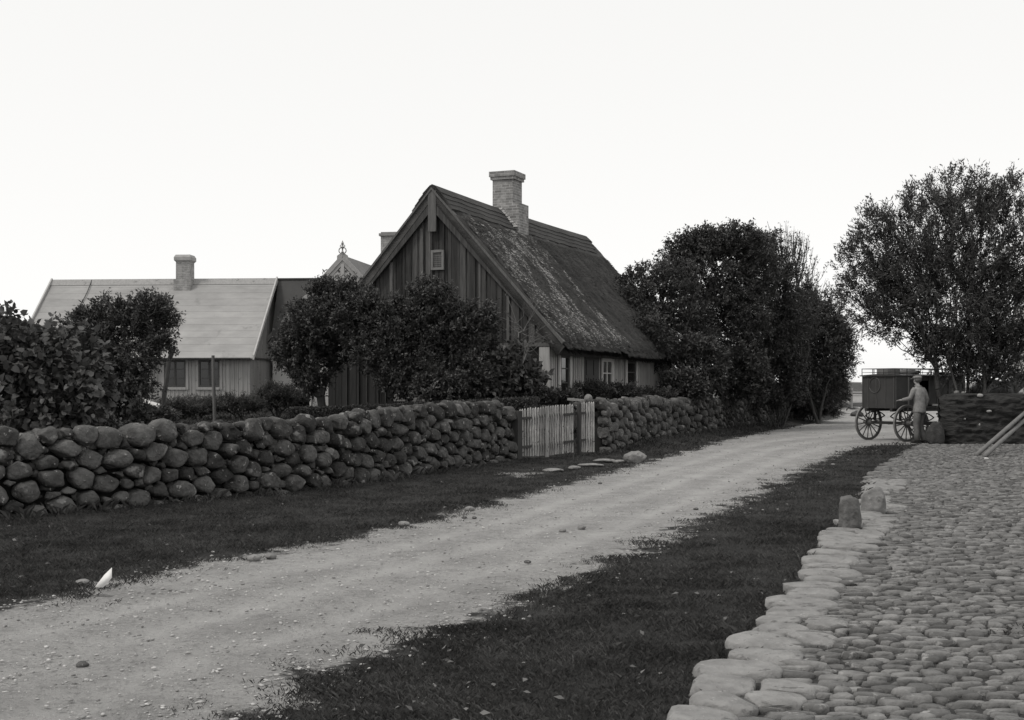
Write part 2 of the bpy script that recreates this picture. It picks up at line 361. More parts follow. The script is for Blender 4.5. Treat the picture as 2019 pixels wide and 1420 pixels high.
# ---------------------------------------------------------------- stones
import bmesh
def ico(sub):
    bm = bmesh.new(); bmesh.ops.create_icosphere(bm, subdivisions=sub, radius=1); bm.verts.ensure_lookup_table()
    v = np.array([q.co[:] for q in bm.verts]); f = np.array([[q.index for q in p.verts] for p in bm.faces]); bm.free(); return v, f
ICO = {k: ico(k) for k in (1, 2, 3, 4)}
def rock(rng, sx, sy, sz, sub=3, cuts=7, cut=0.72, rough=0.05):
    """irregular faceted boulder, half sizes sx sy sz"""
    v, f = ICO[sub]; v = v.copy()
    for k in range(cuts):
        n = rng.normal(size=3); n /= np.linalg.norm(n); d = v @ n; c = rng.uniform(cut, 0.95); ex = np.maximum(0, d - c); v -= (ex * 0.85)[:, None] * n
    o = rng.uniform(0, 100)
    v *= (1 + rough * 2 * (fbm(v[:, 0] * 2.1 + o, v[:, 1] * 2.1 + v[:, 2] * 1.7 + o, 3) - 0.5))[:, None]
    return v * np.array([sx, sy, sz]), f
def cells(pts, rad, k=16, p=7.0, sx=1.0):
    """outline of every stone in a packing: returns function params (unit normals / offsets of its bisectors)"""
    P = pts.copy(); P[:, 0] /= sx; N = len(P); nb = np.zeros((N, k), int)
    for a in range(0, N, 400):
        d2 = ((P[a:a + 400, None, :] - P[None]) ** 2).sum(-1); nb[a:a + 400] = np.argsort(d2, 1)[:, 1:k + 1]
    dl = P[nb] - P[:, None]; dd = (dl ** 2).sum(-1)
    off = (dd + rad[:, None] ** 2 - rad[nb] ** 2) / 2; off = np.maximum(off, 0.12 * dd)
    return dl, off
def stone_geo(dl, off, rmax, i, sub, depth, p, gap, sx, rng, sq=0.65, facet=0.8, nfac=4, nexp=.85):
    """returns local verts (a along, h up, n out) and faces"""
    v, f = ICO[sub]; v = v.copy()
    for k in range(nfac):
        n = rng.normal(size=3); n[2] = abs(n[2]); n /= np.linalg.norm(n); d = v @ n; c = rng.uniform(facet, 0.96); v -= (np.maximum(0, d - c) * 0.8)[:, None] * n
    rho = np.hypot(v[:, 0], v[:, 1]) + 1e-9; u = v[:, :2] / rho[:, None]
    pr = u @ dl[i].T                                       # (V,k)
    q = np.where(pr > 1e-6, pr, 0) / off[i][None]          # 1/R per neighbour
    q = (q ** p).sum(1) + (1 / rmax) ** p
    Rr = q ** (-1 / p)
    rr = np.clip(rho, 0, 1) ** sq * (Rr - gap)
    o = rng.uniform(0, 99)
    lump = 1 + 0.12 * (fbm(v[:, 0] * 1.8 + o, v[:, 1] * 1.8 + v[:, 2] + o, 7, 3) - 0.5) * 2 + (.07 * (fbm(v[:, 0] * 5 + o, v[:, 1] * 5 + v[:, 2] * 4, 17, 3) - .5) if sub > 2 else 0)
    a = u[:, 0] * rr * sx * lump; h = u[:, 1] * rr * lump; n = np.sign(v[:, 2]) * np.abs(v[:, 2]) ** nexp * depth * lump
    return np.stack([a, h, n], 1), f
class Acc:
    def __init__(s): s.V = []; s.F = []; s.n = 0
    def add(s, v, f): s.V.append(v); s.F.append(f + s.n); s.n += len(v)
    def build(s, name, m, parent=None, loc=(0, 0, 0), smooth=True): return mesh_np(name, np.concatenate(s.V) - np.array(loc) * (parent is None), np.concatenate(s.F), m, parent, loc if parent is None else (0, 0, 0), smooth)
def along(L, s):
    d = np.hypot(*np.diff(L, axis=0).T); c = np.concatenate([[0], np.cumsum(d)]); s = np.clip(s, 0, c[-1] - 1e-6)
    i = np.searchsorted(c, s, side='right') - 1; i = np.clip(i, 0, len(d) - 1); t = (s - c[i]) / d[i]
    p = L[i] + (L[i + 1] - L[i]) * t[..., None]; tg = (L[i + 1] - L[i]) / d[i][..., None]; return p, tg
def plen(L): return np.hypot(*np.diff(L, axis=0).T).sum()
def dry_wall(name, label, L, top, thick, r0, r1, sub, seed, sub_big=3):
    rng = np.random.RandomState(seed); total = plen(L)
    root = empty(name, (L[0][0], L[0][1], 0), 0, label, 'stone wall')
    o3 = np.array([L[0][0], L[0][1], 0.0])
    # seeds by dart throwing in the face of the wall
    pts, rad = [], []
    tries = int(total * 1.2 / (r0 * r0) * 14); hmax = 1.5
    S = rng.uniform(0, total, tries); H = rng.uniform(-0.05, hmax, tries); Q = rng.uniform(0, 1, tries) ** 1.1
    T = top(S)
    # bigger ones first
    order = np.argsort(-(Q + rng.uniform(0, .35, tries)))
    grid = {}
    for j in order:
        r = r0 + (r1 - r0) * Q[j]
        if H[j] > T[j] - r * 0.75: continue
        c = (int(S[j] // (2.7 * r1)), int(H[j] // (2.2 * r1))); ok = True
        for da in (-1, 0, 1):
            for db in (-1, 0, 1):
                for (s2, h2, r2) in grid.get((c[0] + da, c[1] + db), ()):
                    if ((S[j] - s2) / 1.42) ** 2 + (H[j] - h2) ** 2 < (0.82 * (r + r2)) ** 2: ok = False; break
                if not ok: break
            if not ok: break
        if ok: grid.setdefault(c, []).append((S[j], H[j], r)); pts.append((S[j], H[j])); rad.append(r)
    pts = np.array(pts); rad = np.array(rad); sx = 1.42
    dl, off = cells(pts, rad, 14, 7, sx)
    stones = []
    def place(loc, s0, h0, nrm_off, side=1, tilt=0.0):
        p, tg = along(L, s0 + loc[:, 0]); nr = np.stack([tg[:, 1], -tg[:, 0]], 1) * side
        base = height(p[:, 0], p[:, 1]) * 0 + zb(s0)
        n = loc[:, 2] + nrm_off - batter * (h0 + loc[:, 1])
        return np.column_stack([p + nr * n[:, None], base + h0 + loc[:, 1]])
    smp = np.linspace(0, total, 120); ps, tgs = along(L, smp); fr = ps + np.stack([tgs[:, 1], -tgs[:, 0]], 1) * (thick / 2 + .1)
    hb = height(fr[:, 0], fr[:, 1]); zb = lambda s: np.interp(s, smp, hb) - 0.02
    batter = 0.12
    for i in range(len(pts)):
        depth = rad[i] * rng.uniform(0.75, 1.15)
        v, f = stone_geo(dl, off, rad[i] * 1.5, i, sub, depth, 14, 0.006, sx, rng, sq=0.52, facet=0.42, nfac=13, nexp=.6)
        stones.append((rad[i], place(v, pts[i, 0], pts[i, 1], thick / 2 - depth * 0.45 + rng.uniform(-.04, .05)), f))
    # the courses laid along the top, and the back face
    s = 0.0
    while s < total:
        r = rng.uniform(r0, r1) * 1.0
        for off_n in ((0.12, -0.10, -0.3) if thick > 0.5 else (0.05, -0.15)):
            rr = r * rng.uniform(0.85, 1.15); el = rng.uniform(.85, 1.5); v, f = rock(rng, rr * el, rr * 1.1, rr * rng.uniform(.6, .95), sub, 12, .5, .08)
            v = v[:, [0, 2, 1]]; a = rng.uniform(-.35, .35); ca, sa = math.cos(a), math.sin(a)
            v = np.column_stack([v[:, 0] * ca - v[:, 1] * sa, v[:, 0] * sa + v[:, 1] * ca, v[:, 2]])
            s1 = s + rng.uniform(-.1, .1); tp = float(top(np.array([s1]))[0])
            stones.append((rr, place(v, s1, tp - rr * rng.uniform(.55, .95) - (0.04 if off_n < -.2 else 0), off_n + rng.uniform(-.05, .05)), f))
        s += r * 2.05
    for _ in range(int(total * 42)):          # wedging stones in the gaps
        rr = rng.uniform(.025, .06); v, f = rock(rng, rr * rng.uniform(1, 1.6), rr, rr, 1 if sub < 3 else 2, 6, .55, .1); v = v[:, [0, 2, 1]]; s1 = rng.uniform(0, total)
        stones.append((.001, place(v, s1, rng.uniform(0.0, 1) * (float(top(np.array([s1]))[0]) - .06), thick / 2 - rng.uniform(.08, .13)), f))
    back = Acc()
    for _ in range(int(total * 9)):
        rr = rng.uniform(r0, r1); v, f = rock(rng, rr * 1.2, rr, rr * .8, 1); v = v[:, [0, 2, 1]]; s1 = rng.uniform(0, total)
        back.add(place(v, s1, rng.uniform(0.0, 1) * (float(top(np.array([s1]))[0]) - .2), thick / 2 - .1, -1), f)
    stones.sort(key=lambda q: -q[0] / max(6.0, float(q[1][:, 1].mean())))
    rest = Acc()
    for k, (r, v, f) in enumerate(stones):
        if k < 99: mesh_np('stone', v - o3, f, m_stone, root, smooth=True)
        else: rest.add(v, f)
    for v, f in zip(back.V, back.F): pass
    rest.V += back.V; rest.F += [f + rest.n for f in back.F]
    o = mesh_np('stonework', np.concatenate(rest.V) - o3, np.concatenate(rest.F), m_stone, root, smooth=True); o['kind'] = 'stuff'
    # earth packed inside the wall
    m = 60; ss = np.linspace(0.1, total - 0.1, m); p, tg = along(L, ss); nr = np.stack([tg[:, 1], -tg[:, 0]], 1)
    zt = zb(ss) + top(ss) - 0.26; z0 = zb(ss) - 0.2; hw = thick / 2 - 0.2
    V = np.concatenate([np.column_stack([p + nr * (hw + .06), z0]), np.column_stack([p + nr * (hw - .06), zt]), np.column_stack([p - nr * (hw - .06), zt]), np.column_stack([p - nr * (hw + .06), z0])]) - o3
    F = []
    for i in range(m - 1):
        for a in range(3): F.append((a * m + i, a * m + i + 1, (a + 1) * m + i + 1, (a + 1) * m + i))
    F.append((0, m, 2 * m, 3 * m)); F.append((m - 1, 4 * m - 1, 3 * m - 1, 2 * m - 1))
    mesh_np('earth_core', V, np.array(F), m_core, root)
    return root
TL = plen(WL)
topL = lambda s: np.interp(s, [0, TL * .25, TL * .5, TL * .72, TL * .86, TL * .95, TL], [1.0, 0.99, 1.04, 1.12, 1.24, 1.16, 1.0]) + 0.10 * (vn(s * 1.7, s * 0, 4) - .5)
dry_wall('stone_wall', 'rough dry-stone wall of big rounded boulders beside the wooden gate, nearer the camera', WL, topL, 0.62, 0.052, 0.14, 3, 11)
TR = plen(WR)
topR = lambda s: np.interp(s, [0, 2, TR * .3, TR * .6, TR], [1.14, 1.08, 1.0, .88, .66]) + 0.10 * (vn(s * 1.5, s * 0, 8) - .5)
dry_wall('stone_wall', 'darker dry-stone wall running from the gate past the cottage front to the far shrubs', WR, topR, 0.6, 0.07, 0.15, 2, 12)
# ---------------------------------------------------------------- cobbled yard
rng = np.random.RandomState(5)
def cob_inside(P): return -seg_dist(P, COB_L)[0]
rows = []; y = 4.4; k = 0
while y < 32.4:
    ry = rng.uniform(0.06, 0.105); x0, x1 = -0.2, max(4.5, 0.4142 * y + 1.6)
    x = x0 + rng.uniform(0, .2)
    while x < x1:
        wx = rng.uniform(0.085, 0.20); rows.append((x + wx / 2, y + rng.uniform(-.028, .028) + 0.035 * math.sin(x * 1.3 + y * .2), wx / 2, ry / 2)); x += wx
    y += ry
rows = np.array(rows); ci = cob_inside(rows[:, :2]); rows = rows[(ci > np.where(rows[:, 1] < 19.5, .43, .04)) & (rows[:, 1] < 31.9)]
pav = empty('cobblestone_pavement', (3, 10, 0)); pav['kind'] = 'structure'; po = np.array([3, 10, 0.0])
acc = Acc(); sx = 1.6
Pn = rows[:, :2]; radc = rows[:, 3] + (rows[:, 2] / sx - rows[:, 3]) * .5
radc = radc * rng.uniform(.6, 1.35, len(radc)); dl, off = cells(Pn, radc, 12, 7, sx)
for i in range(len(rows)):
    far = rows[i, 1] > 15; sub = 1 if rows[i, 1] > 22 else 2
    dp = rng.uniform(0.024, 0.036)
    v, f = stone_geo(dl, off, 0.14, i, sub, dp, 12, 0.006, sx, rng, sq=0.42, facet=.72, nfac=7, nexp=.5)
    th = rng.uniform(-.06, .06); v[:, 2] += v[:, 0] * rng.uniform(-.09, .09) + v[:, 1] * rng.uniform(-.2, .1)
    x, y = rows[i, :2]
    acc.add(np.column_stack([v[:, 0] + x, v[:, 1] + y, v[:, 2] + 0.012 + rng.uniform(-.012, .012)]) - po, f)
o = mesh_np('cobbles', np.concatenate(acc.V), np.concatenate(acc.F), m_cobble, pav, smooth=True)
o['kind'] = 'stuff'
xx = np.linspace(0, 1, 30); cl = COB_L[COB_L[:, 1] < 32.2]
V = []; F = []
for j, p in enumerate(cl):
    for t in xx: V.append((p[0] + .12 + t * (0.45 * max(p[1], 8) + 2 - p[0] + 1), p[1], 0.018))
for j in range(len(cl) - 1):
    for k in range(29): F.append((j * 30 + k, j * 30 + k + 1, (j + 1) * 30 + k + 1, (j + 1) * 30 + k))
V = np.array(V); V[:, 2] += 0.01 * (vn(V[:, 0] * 2, V[:, 1] * 2, 6) - .5)
mesh_np('joint_earth', V - po, np.array(F), m_soil, pav, smooth=True)
# large flat stones along the edge
TC = plen(COB_L); sl = []; q = 0.6
while q < TC - .2:
    k_ = 1.0 if q < 9 else .85; ln = rng.uniform(.26, .50) * k_
    sl.append((q + ln / 2, .20 + rng.uniform(-.04, .05), ln * .42)); q += ln
    if rng.rand() < .35: sl.append((q - rng.uniform(0, .15), .42, .13))
sl = np.array(sl); dl, off = cells(sl[:, :2], sl[:, 2], 8, 7, 1.0)
for i in range(len(sl)):
    v, f = stone_geo(dl, off, min(.27, sl[i, 2] * 1.5), i, 3, .055, 9, .012, 1.0, rng, sq=.3, facet=.7, nfac=7, nexp=.4)
    v[:, 2] += .022 * (fbm(v[:, 0] * 8 + i, v[:, 1] * 8, 4) - .5) + v[:, 0] * rng.uniform(-.06, .06) + v[:, 1] * rng.uniform(-.05, .05)
    p, tg = along(COB_L, sl[i, 0] + v[:, 0]); nr = np.stack([tg[:, 1], -tg[:, 0]], 1); la = sl[i, 1] + v[:, 1]
    if p[0, 1] < 4.8 or p[0, 1] > 19.8: continue
    V = np.column_stack([p + nr * la[:, None], v[:, 2] + .012]); mesh_np('edge_slab', V - po, f, m_edge, pav, smooth=True)
# ---------------------------------------------------------------- single stones
def boulder(name, label, x, y, sx, sy, sz, seed, m=m_bound, sub=4, cuts=10, rz=0.0, up=0.0, cat='stone', group=None, cut=.62, taper=0.0, rough=0.05, tilt=0.0):
    r = np.random.RandomState(seed); v, f = rock(r, 1, 1, 1, sub, cuts, cut, rough)
    if taper:                      # upright blocky stone
        q = np.abs(v) ** 0.55 * np.sign(v); v = q * 0.5 + v * 0.5; v[:, :2] *= (1 - taper * (v[:, 2:3] + 1) / 2)
        v /= np.abs(v).max(0)
    v *= (1 + .22 * (fbm(v[:, 0] * 3 + seed, v[:, 2] * 3.5 + v[:, 1] * 3, 15, 5) - .5))[:, None] if sub > 3 else 1
    v = v * np.array([sx, sy, sz]); v[:, 0] += v[:, 2] * tilt; o = mesh_np(name, v, f, m, loc=(x, y, hz(x, y) + sz * 0.7 + up), smooth=True); o.rotation_euler = (0, 0, rz)
    return tag(o, label, cat, group)
p = W(1680, 1052); boulder('boundary_stone', 'rough dark upright stone at the cobble edge, the nearer of two', p[0], p[1] + .1, 0.125, 0.12, 0.25, 21, mat('dark_granite', .11, .85, .45, 5, 1, 10, .05, spots=(5, .58, .08, .06)), taper=.12, rough=.16, cuts=12)
p = W(1727, 1020); boulder('boundary_stone', 'pale rounded upright stone standing behind the darker one', p[0], p[1] + .1, 0.15, 0.13, 0.22, 22, m_bound, taper=.22, rough=.07, cuts=8)
p = W(1252, 901, .12); boulder('boulder', 'pale rounded boulder lying in the grass below the far wall', p[0], p[1], 0.23, 0.18, 0.14, 23, m_edge, cut=.7)
for k, (px, py, a, b_) in enumerate([(1245 - 155, 926, .2, .1), (1132, 920, .13, .08), (1166, 914, .28, .13), (1190, 906, .25, .12), (1222, 907, .15, .1)]):
    p = W(px, py, .05); lab = ['flat stepping stone in the grass, nearest the picket gate', 'small flat stone between two stepping stones in the grass', 'widest flat stepping stone beside the gate', 'flat stepping stone against the wall foot beside the gate', 'rounded stepping stone closest to the pale boulder'][k]
    boulder('stepping_stone', lab, p[0], p[1], a, b_ * 1.4, 0.04, 30 + k, m_edge, 3, group='stepping stones by the gate')
for k, (px, py, q, lab, mm) in enumerate([(1147, 1042, .05, 'brick-shaped stone lying alone on the road', m_bound), (1110, 1049, .04, 'small round stone just left of the brick-shaped one on the road', m_bound),
        (1183, 1053 - 99, .03, 'tiny dark stone on the road below the stepping stones', m_stone), (935, 1023, .03, 'dark pebble on the road, right one of a close pair', m_stone), (915, 1022, .03, 'dark pebble on the road, left one of a close pair', m_stone),
        (797, 1037, .06, 'pale stone at the grassy edge of the road before the wall', m_edge), (500, 1108, .06, 'pale flat stone on the near left road edge', m_edge), (533, 1104, .05, 'dark stone on the near left road edge', m_bound), (163, 1155, .05, 'flat stone beside the paper scrap', m_edge),
        (925, 1008, .06, 'whitish stone at the worn grass edge of the road', m_edge), (1372, 1007, .03, 'dark stone near the right verge of the road', m_stone), (163, 1316, .035, 'dark lump on the bare road at lower left', m_stone), (1040, 1110, .03, 'dark stone near the middle of the road', m_stone)]):
    p = W(px, py); boulder('loose_stone', lab, p[0], p[1], q * 1.2, q, q * .6, 50 + k, mm, 2, group='loose stones on the road')
p = W(1848, 878); boulder('guard_stone', 'waist-high rounded grey stone against the end of the turf wall', p[0] - .02, p[1] + .12, 0.23, 0.2, 0.36, 44, mat('grey_guard', .05, .9, .45, 5, 1, 12, .04), taper=.15)
# turf wall
def turf_wall():
    nx, nz = 300, 110; x0, x1, y0, th, H = 11.22, 18.5, 32.0, 0.95, 1.33
    V = []; 
    prof = np.linspace(0, 1, nz)
    for i in range(nx):
        u = i / (nx - 1); x = x0 + (x1 - x0) * u; dx = x - x0
        hh = H * (1 - 0.10 * (1 - min(1, dx / .5)) ** 2) ; hw = th / 2 * (min(1, dx / 0.28 + 0.02)) ** .5
        for q in prof:      # front bottom -> top -> back bottom
            a = q * 3
            if a < 1.15: yy, zz = -hw, hh * a / 1.15
            elif a < 1.85: t = (a - 1.15) / .7; yy, zz = -hw + 2 * hw * t, hh
            else: yy, zz = hw, hh * (1 - (a - 1.85) / 1.15)
            V.append((x, y0 + th / 2 + yy + (0.06 if yy < 0 else -.06) * zz, zz, yy / max(hw, .01)))
    V = np.array(V); X, Z = V[:, 0], V[:, 2]
    zl = Z * 13.0 + 1.2 * fbm(X * .8, X * 0, 2); lay = vn(X * 2.6, zl, 31) - .5; d = 0.09 * lay + 0.20 * (fbm(X * 2.2, Z * 3.5, 33) - .5) + .07 * (vn(X * 9, zl * 1.7, 37) - .5)
    V[:, 1] -= d * np.where(V[:, 3] < 0, 1, -1); V[:, 2] += 0.06 * (fbm(X * 1.8, V[:, 1] * 2, 35) - .5) * (Z > .3); V[:, 0] += 0.06 * (vn(Z * 8, V[:, 1] * 3, 36) - .5)
    V[:, 2] = np.where(Z < 0.01, -0.1, V[:, 2])
    id_ = np.arange(nx * nz).reshape(nx, nz); F = np.stack([id_[:-1, :-1], id_[1:, :-1], id_[1:, 1:], id_[:-1, 1:]], -1).reshape(-1, 4)
    root = empty('turf_wall', (13, y0, 0), 0, 'thick dark wall of stacked turf sods at the head of the cobbles', 'wall'); o3 = np.array([13, y0, 0])
    Fe = np.array([list(range(nz))[::-1]]); Fe2 = np.array([[(nx - 1) * nz + q for q in range(nz)]])
    mesh_np('turf_body', V[:, :3] - o3, [F, Fe, Fe2], m_turf, root, smooth=True)
    r = np.random.RandomState(3)
    for (px, py, a, b_) in ((1950, 811, .08, .035), (1932, 780, .09, .05), (1902, 826, .035, .03), (1931, 838, .025, .045)):
        q = D(px, py, y0 - .02 + .06); v, f = rock(r, a, .04, b_, 2); mesh_np('pale_stone', v + np.array(q) - o3, f, mat('pale_flint', .3, .8, .3, 8), root, smooth=True)
turf_wall()
for px, py, s_, lab in ((1886, 768, .07, 'white round stone on the turf wall by the tree stems, larger one'), (1899, 774, .05, 'white round stone on the turf wall by the tree stems, smaller one')):
    q = D(px, py, 32.5); v, f = rock(np.random.RandomState(px), s_, s_, s_ * .8, 2); o = mesh_np('white_stone', v, f, m_bound, loc=(q.x, q.y, 1.33 + s_ * .5), smooth=True); tag(o, lab, 'stone')
# ---------------------------------------------------------------- the thatched cottage
TH = R(22.7)
GZ = 0.40
cot = empty('thatched_cottage', (-1.96, 31.235, GZ), -TH, 'thatched cottage with tarred plank gable, brick chimney and mossy roof', 'cottage')
WHALF, RH, ZE, ZR, LEN = 3.10, 3.38, 2.13, 5.97, 11.55      # half widths, eave underside and ridge above its own ground
slope = (ZR - ZE) / RH
def roofz(x): return ZR - abs(x) * slope
rng = np.random.RandomState(77)
def jb(a): return rng.uniform(-a, a)
# gable of upright boards, under-boards and over-boards
mb = MB(); x = -WHALF
while x < WHALF - .02:
    wdt = min(rng.uniform(.09, .17), WHALF - x); over = rng.rand() < .5
    y0 = -0.03 if over else 0.004 + jb(.003); xa, xb = x + (-.02 if over else .004), x + wdt + (.02 if over else -.004)
    xa, xb = max(-WHALF, xa), min(WHALF, xb)
    ta, tb = roofz(xa) - .10, roofz(xb) - .10; mid = [(0, ZR - .1)] if xa < 0 < xb else []
    zb_ = ZE + .02 if rng.rand() < 2 else 0
    mb.prism([(xa, zb_), (xb, zb_), (xb, tb)] + mid + [(xa, ta)], y0, 0.05)
    x += wdt
mb.build('gable_boards', m_darkwood2, cot)
mb = MB(); x = -WHALF
while x < WHALF - .02:
    wdt = min(rng.uniform(.14, .22), WHALF - x)
    if not (-1.12 < x + wdt / 2 < 0.02): mb.bb(x + .004, x + wdt - .004, jb(.01) - .005, .05, -.1, ZE + .02)
    else: mb.bb(x + .004, x + wdt - .004, jb(.01) - .005, .05, -.1, .75); mb.bb(x + .004, x + wdt - .004, jb(.01) - .005, .05, 1.98, ZE + .02)
    x += wdt
mb.build('lower_boards', m_darkwood, cot)
mb = MB(); mb.bb(-WHALF - .03, WHALF + .04, -.065, -.005, ZE - .03, ZE + .06); mb.build('belt_board', m_dimwood, cot)
mb = MB()
for q in (-2.55, -2.2, -1.95, -1.62, -1.4, 1.9, .7): MB().bb(q, q + .03, -.04, .0, 0, ZE - .05).build('batten', m_darkwood2, cot)
pass
# light battens and little shelf under the hatch, light boards here and there
for q in ((-.37, -.30, 3.55, 5.12), (-.14, -.09, 3.6, 5.2), (-1.25, -1.17, 3.15, 4.3), (2.0, 2.07, 2.25, 3.35), (1.25, 1.3, 3.0, 4.3)):
    MB().bb(q[0], q[1], -.055, -.02, q[2], q[3]).build('light_batten', m_dimwood, cot)
MB().bb(-.42, .02, -.17, -.02, 3.47, 3.53).build('shelf', m_greywood, cot)
# hatch
hf = MB(); x0, x1, z0, z1 = -.07, .29, 4.06, 4.56
for b in ((x0, x1, z0, z0 + .06), (x0, x1, z1 - .06, z1), (x0, x0 + .06, z0 + .06, z1 - .06), (x1 - .06, x1, z0 + .06, z1 - .06)): hf.bb(b[0], b[1], -.075, -.02, b[2], b[3])
h = hf.build('attic_hatch', mat('hatch_paint', .16, .8, .2, 8), cot)
hp = MB(); hp.bb(x0 + .06, x1 - .06, -.045, -.02, z0 + .06, z1 - .06)
for k in range(9): hp.bb(x0 + .07, x1 - .07, -.056, -.044, z0 + .09 + k * .052, z0 + .10 + k * .052)
hp.build('hatch_panel', m_dimwood, h)
mb = MB(); mb.bb(-.10, .12, -.17, -.12, ZR - .95, ZR + .08); mb.build('apex_board', m_dimwood, cot)
# barge boards
for sg in (-1, 1):
    mb = MB(); c1 = [(sg * 0.0, ZR + .10), (sg * .0, ZR - .40), (sg * (RH - .12), ZE - .12 + .12), (sg * (RH + .12), ZE + .02)]
    mb.prism(c1, -.15, -.10)
    q = [(sg * 1.72, roofz(1.72) + .12), (sg * 1.66, roofz(1.66) - .30), (sg * 1.78, roofz(1.78) - .30), (sg * 1.84, roofz(1.84) + .12)]
    mb.build('barge_board', m_darkwood2, cot)
    mb = MB(); mb.prism([(sg * 0.0, ZR + .16), (sg * 0, ZR + .10), (sg * (RH + .12), ZE + .02), (sg * (RH + .16), ZE + .08)], -.19, -.02); mb.build('verge_cap', m_dimwood, cot)
# gable window behind the bushes
def casement(x0, x1, z0, z1, y, parent, mf, name='window', nx=2, nz=3, fw=.06, curtain=False, trim=None, tw=.1):
    fr = MB()
    fr.bb(x0, x1, y - .03, y + .04, z0, z0 + fw); fr.bb(x0, x1, y - .03, y + .04, z1 - fw, z1); fr.bb(x0, x0 + fw, y - .03, y + .04, z0 + fw, z1 - fw); fr.bb(x1 - fw, x1, y - .03, y + .04, z0 + fw, z1 - fw)
    for k in range(1, nx): xm = x0 + (x1 - x0) * k / nx; fr.bb(xm - fw * .5, xm + fw * .5, y - .025, y + .03, z0 + fw, z1 - fw)
    for k in range(1, nz):
        zm = z0 + (z1 - z0) * k / nz
        for j in range(nx):
            xa = x0 + (x1 - x0) * j / nx + fw * (.5 if j else 1); xb = x0 + (x1 - x0) * (j + 1) / nx - fw * (.5 if j < nx - 1 else 1)
            fr.bb(xa, xb, y - .015, y + .02, zm - .014, zm + .014)
    wo = fr.build(name, mf, parent)
    gl = MB(); gl.bb(x0 + fw, x1 - fw, y + .012, y + .018, z0 + fw, z1 - fw); gl.build('pane', m_glass, wo)
    if trim:
        tr = MB(); t = tw
        tr.bb(x0 - t, x1 + t, y - .055, y - .005, z1, z1 + t); tr.bb(x0 - t, x1 + t, y - .065, y - .005, z0 - t * .7, z0); tr.bb(x0 - t, x0, y - .05, y - .005, z0, z1); tr.bb(x1, x1 + t, y - .05, y - .005, z0, z1)
        tr.build('window_trim', trim, wo)
    return wo
w_ = casement(-1.05, 0.0, .8, 1.9, 0.0, cot, m_greywood, trim=m_greywood, tw=.08)
mb = MB(); mb.bb(-.98, -.6, .035, .04, 1.45, 1.84); mb.build('curtain', mat('dim_curtain', .12, .9, .2, 12), w_)
# corner board, light, on the gable side
mb = MB(); mb.bb(WHALF - .24, WHALF + .03, -.05, .0, .1, ZE - .04); mb.build('corner_board', mat('corner_paint', .36, .8, .25, 4, stretch=(4, 4, .5)), cot)
# far gable and left wall
mb = MB(); mb.prism([(-WHALF, -.1), (WHALF, -.1), (WHALF, ZE + .2), (0, ZR - .15), (-WHALF, ZE + .2)], LEN - .1, LEN); mb.bb(-WHALF, -WHALF + .1, .1, LEN - .1, -.1, ZE + .3); mb.build('rear_wall', m_darkwood, cot)
# long side wall facing the road: boards and cover strips, openings left out
OPEN = [(0.65, 1.34, .12, 1.93), (2.62, 3.78, .1, 1.9), (3.95, 4.82, .75, 1.85), (6.15, 7.05, .12, 1.88)]
mb = MB(); t = 0.0
while t < LEN - .01:
    wdt = min(.145, LEN - t); tm = t + wdt / 2; segs = [(-.1, ZE + .35)]
    for a, b, z0, z1 in OPEN:
        if a - .02 < tm < b + .02: segs = [(-.1, z0), (z1, ZE + .35)]
    for z0, z1 in segs:
        mb.bb(WHALF - .05, WHALF + jb(.003), t + .002, t + wdt - .002, z0, z1)
        mb.bb(WHALF + .004, WHALF + .026, t - .02, t + .02, z0, z1)
    t += wdt
mb.build('side_boards', m_sidewood, cot)
SM = Matrix.Rotation(R(90), 4, 'Z')
side = bpy.data.objects.new
def side_part(kind, a, b, z0, z1):
    """opening in the side wall; built in a turned frame: x runs along the wall, outward is -y"""
    def tr(o):
        for v in o.data.vertices:
            x_, y_, z_ = v.co; v.co = (WHALF - y_, x_, z_)
        o.data.flip_normals() if False else None
        return o
    if kind == 'window':
        wo = casement(a, b, z0, z1, -.02, cot, m_white, trim=m_white, tw=.075, nx=2, nz=3, fw=.05)
        mb = MB(); mb.bb(a + .05, b - .05, .03, .035, z0 + .3, z1 - .05); cu = mb.build('curtain', m_curtain, wo)
        tr(wo); [tr(c) for c in wo.children]
    elif kind == 'glazed':
        wo = casement(a, b, z0 + .02, z1, -.02, cot, m_frame_dark, name='glazed_door', trim=m_white, tw=.09, nx=1, nz=5, fw=.09); tr(wo); [tr(c) for c in wo.children]
    else:
        mb = MB(); mb.bb(a, b, -.01, .03, z0, z1)
        for k in range(2):
            xa = a + (b - a) * k / 2 + .05; xb = a + (b - a) * (k + 1) / 2 - .05
            for za, zb in ((z0 + .1, z0 + .8), (z0 + .9, z1 - .55), (z1 - .48, z1 - .08)):
                mb.bb(xa + .04, xb - .04, -.028, -.01, za, zb)
        mb.bb(a - .05, a, -.035, .02, z0, z1 + .05); mb.bb(b, b + .05, -.035, .02, z0, z1 + .05); mb.bb(a, b, -.035, .02, z1, z1 + .05)
        d = mb.build('door', mat('door_paint', .035, .6, .3, 6), cot); kn = MB(); kn.lathe([(.01, 0), (.03, .02), (.03, .05), (.0, .06)], (0, 0, 0), 10, Matrix.Rotation(R(90), 4, 'X')); k_ = kn.build('handle', m_iron, d)
        for v in k_.data.vertices: v.co = Vector((v.co.x + (a + b) / 2 - .08, v.co.y - .03, v.co.z + z0 + .85))
        tr(d); tr(k_)
for kind, (a, b, z0, z1) in zip(('glazed', 'door', 'window', 'glazed'), OPEN): side_part(kind, a, b, z0, z1)
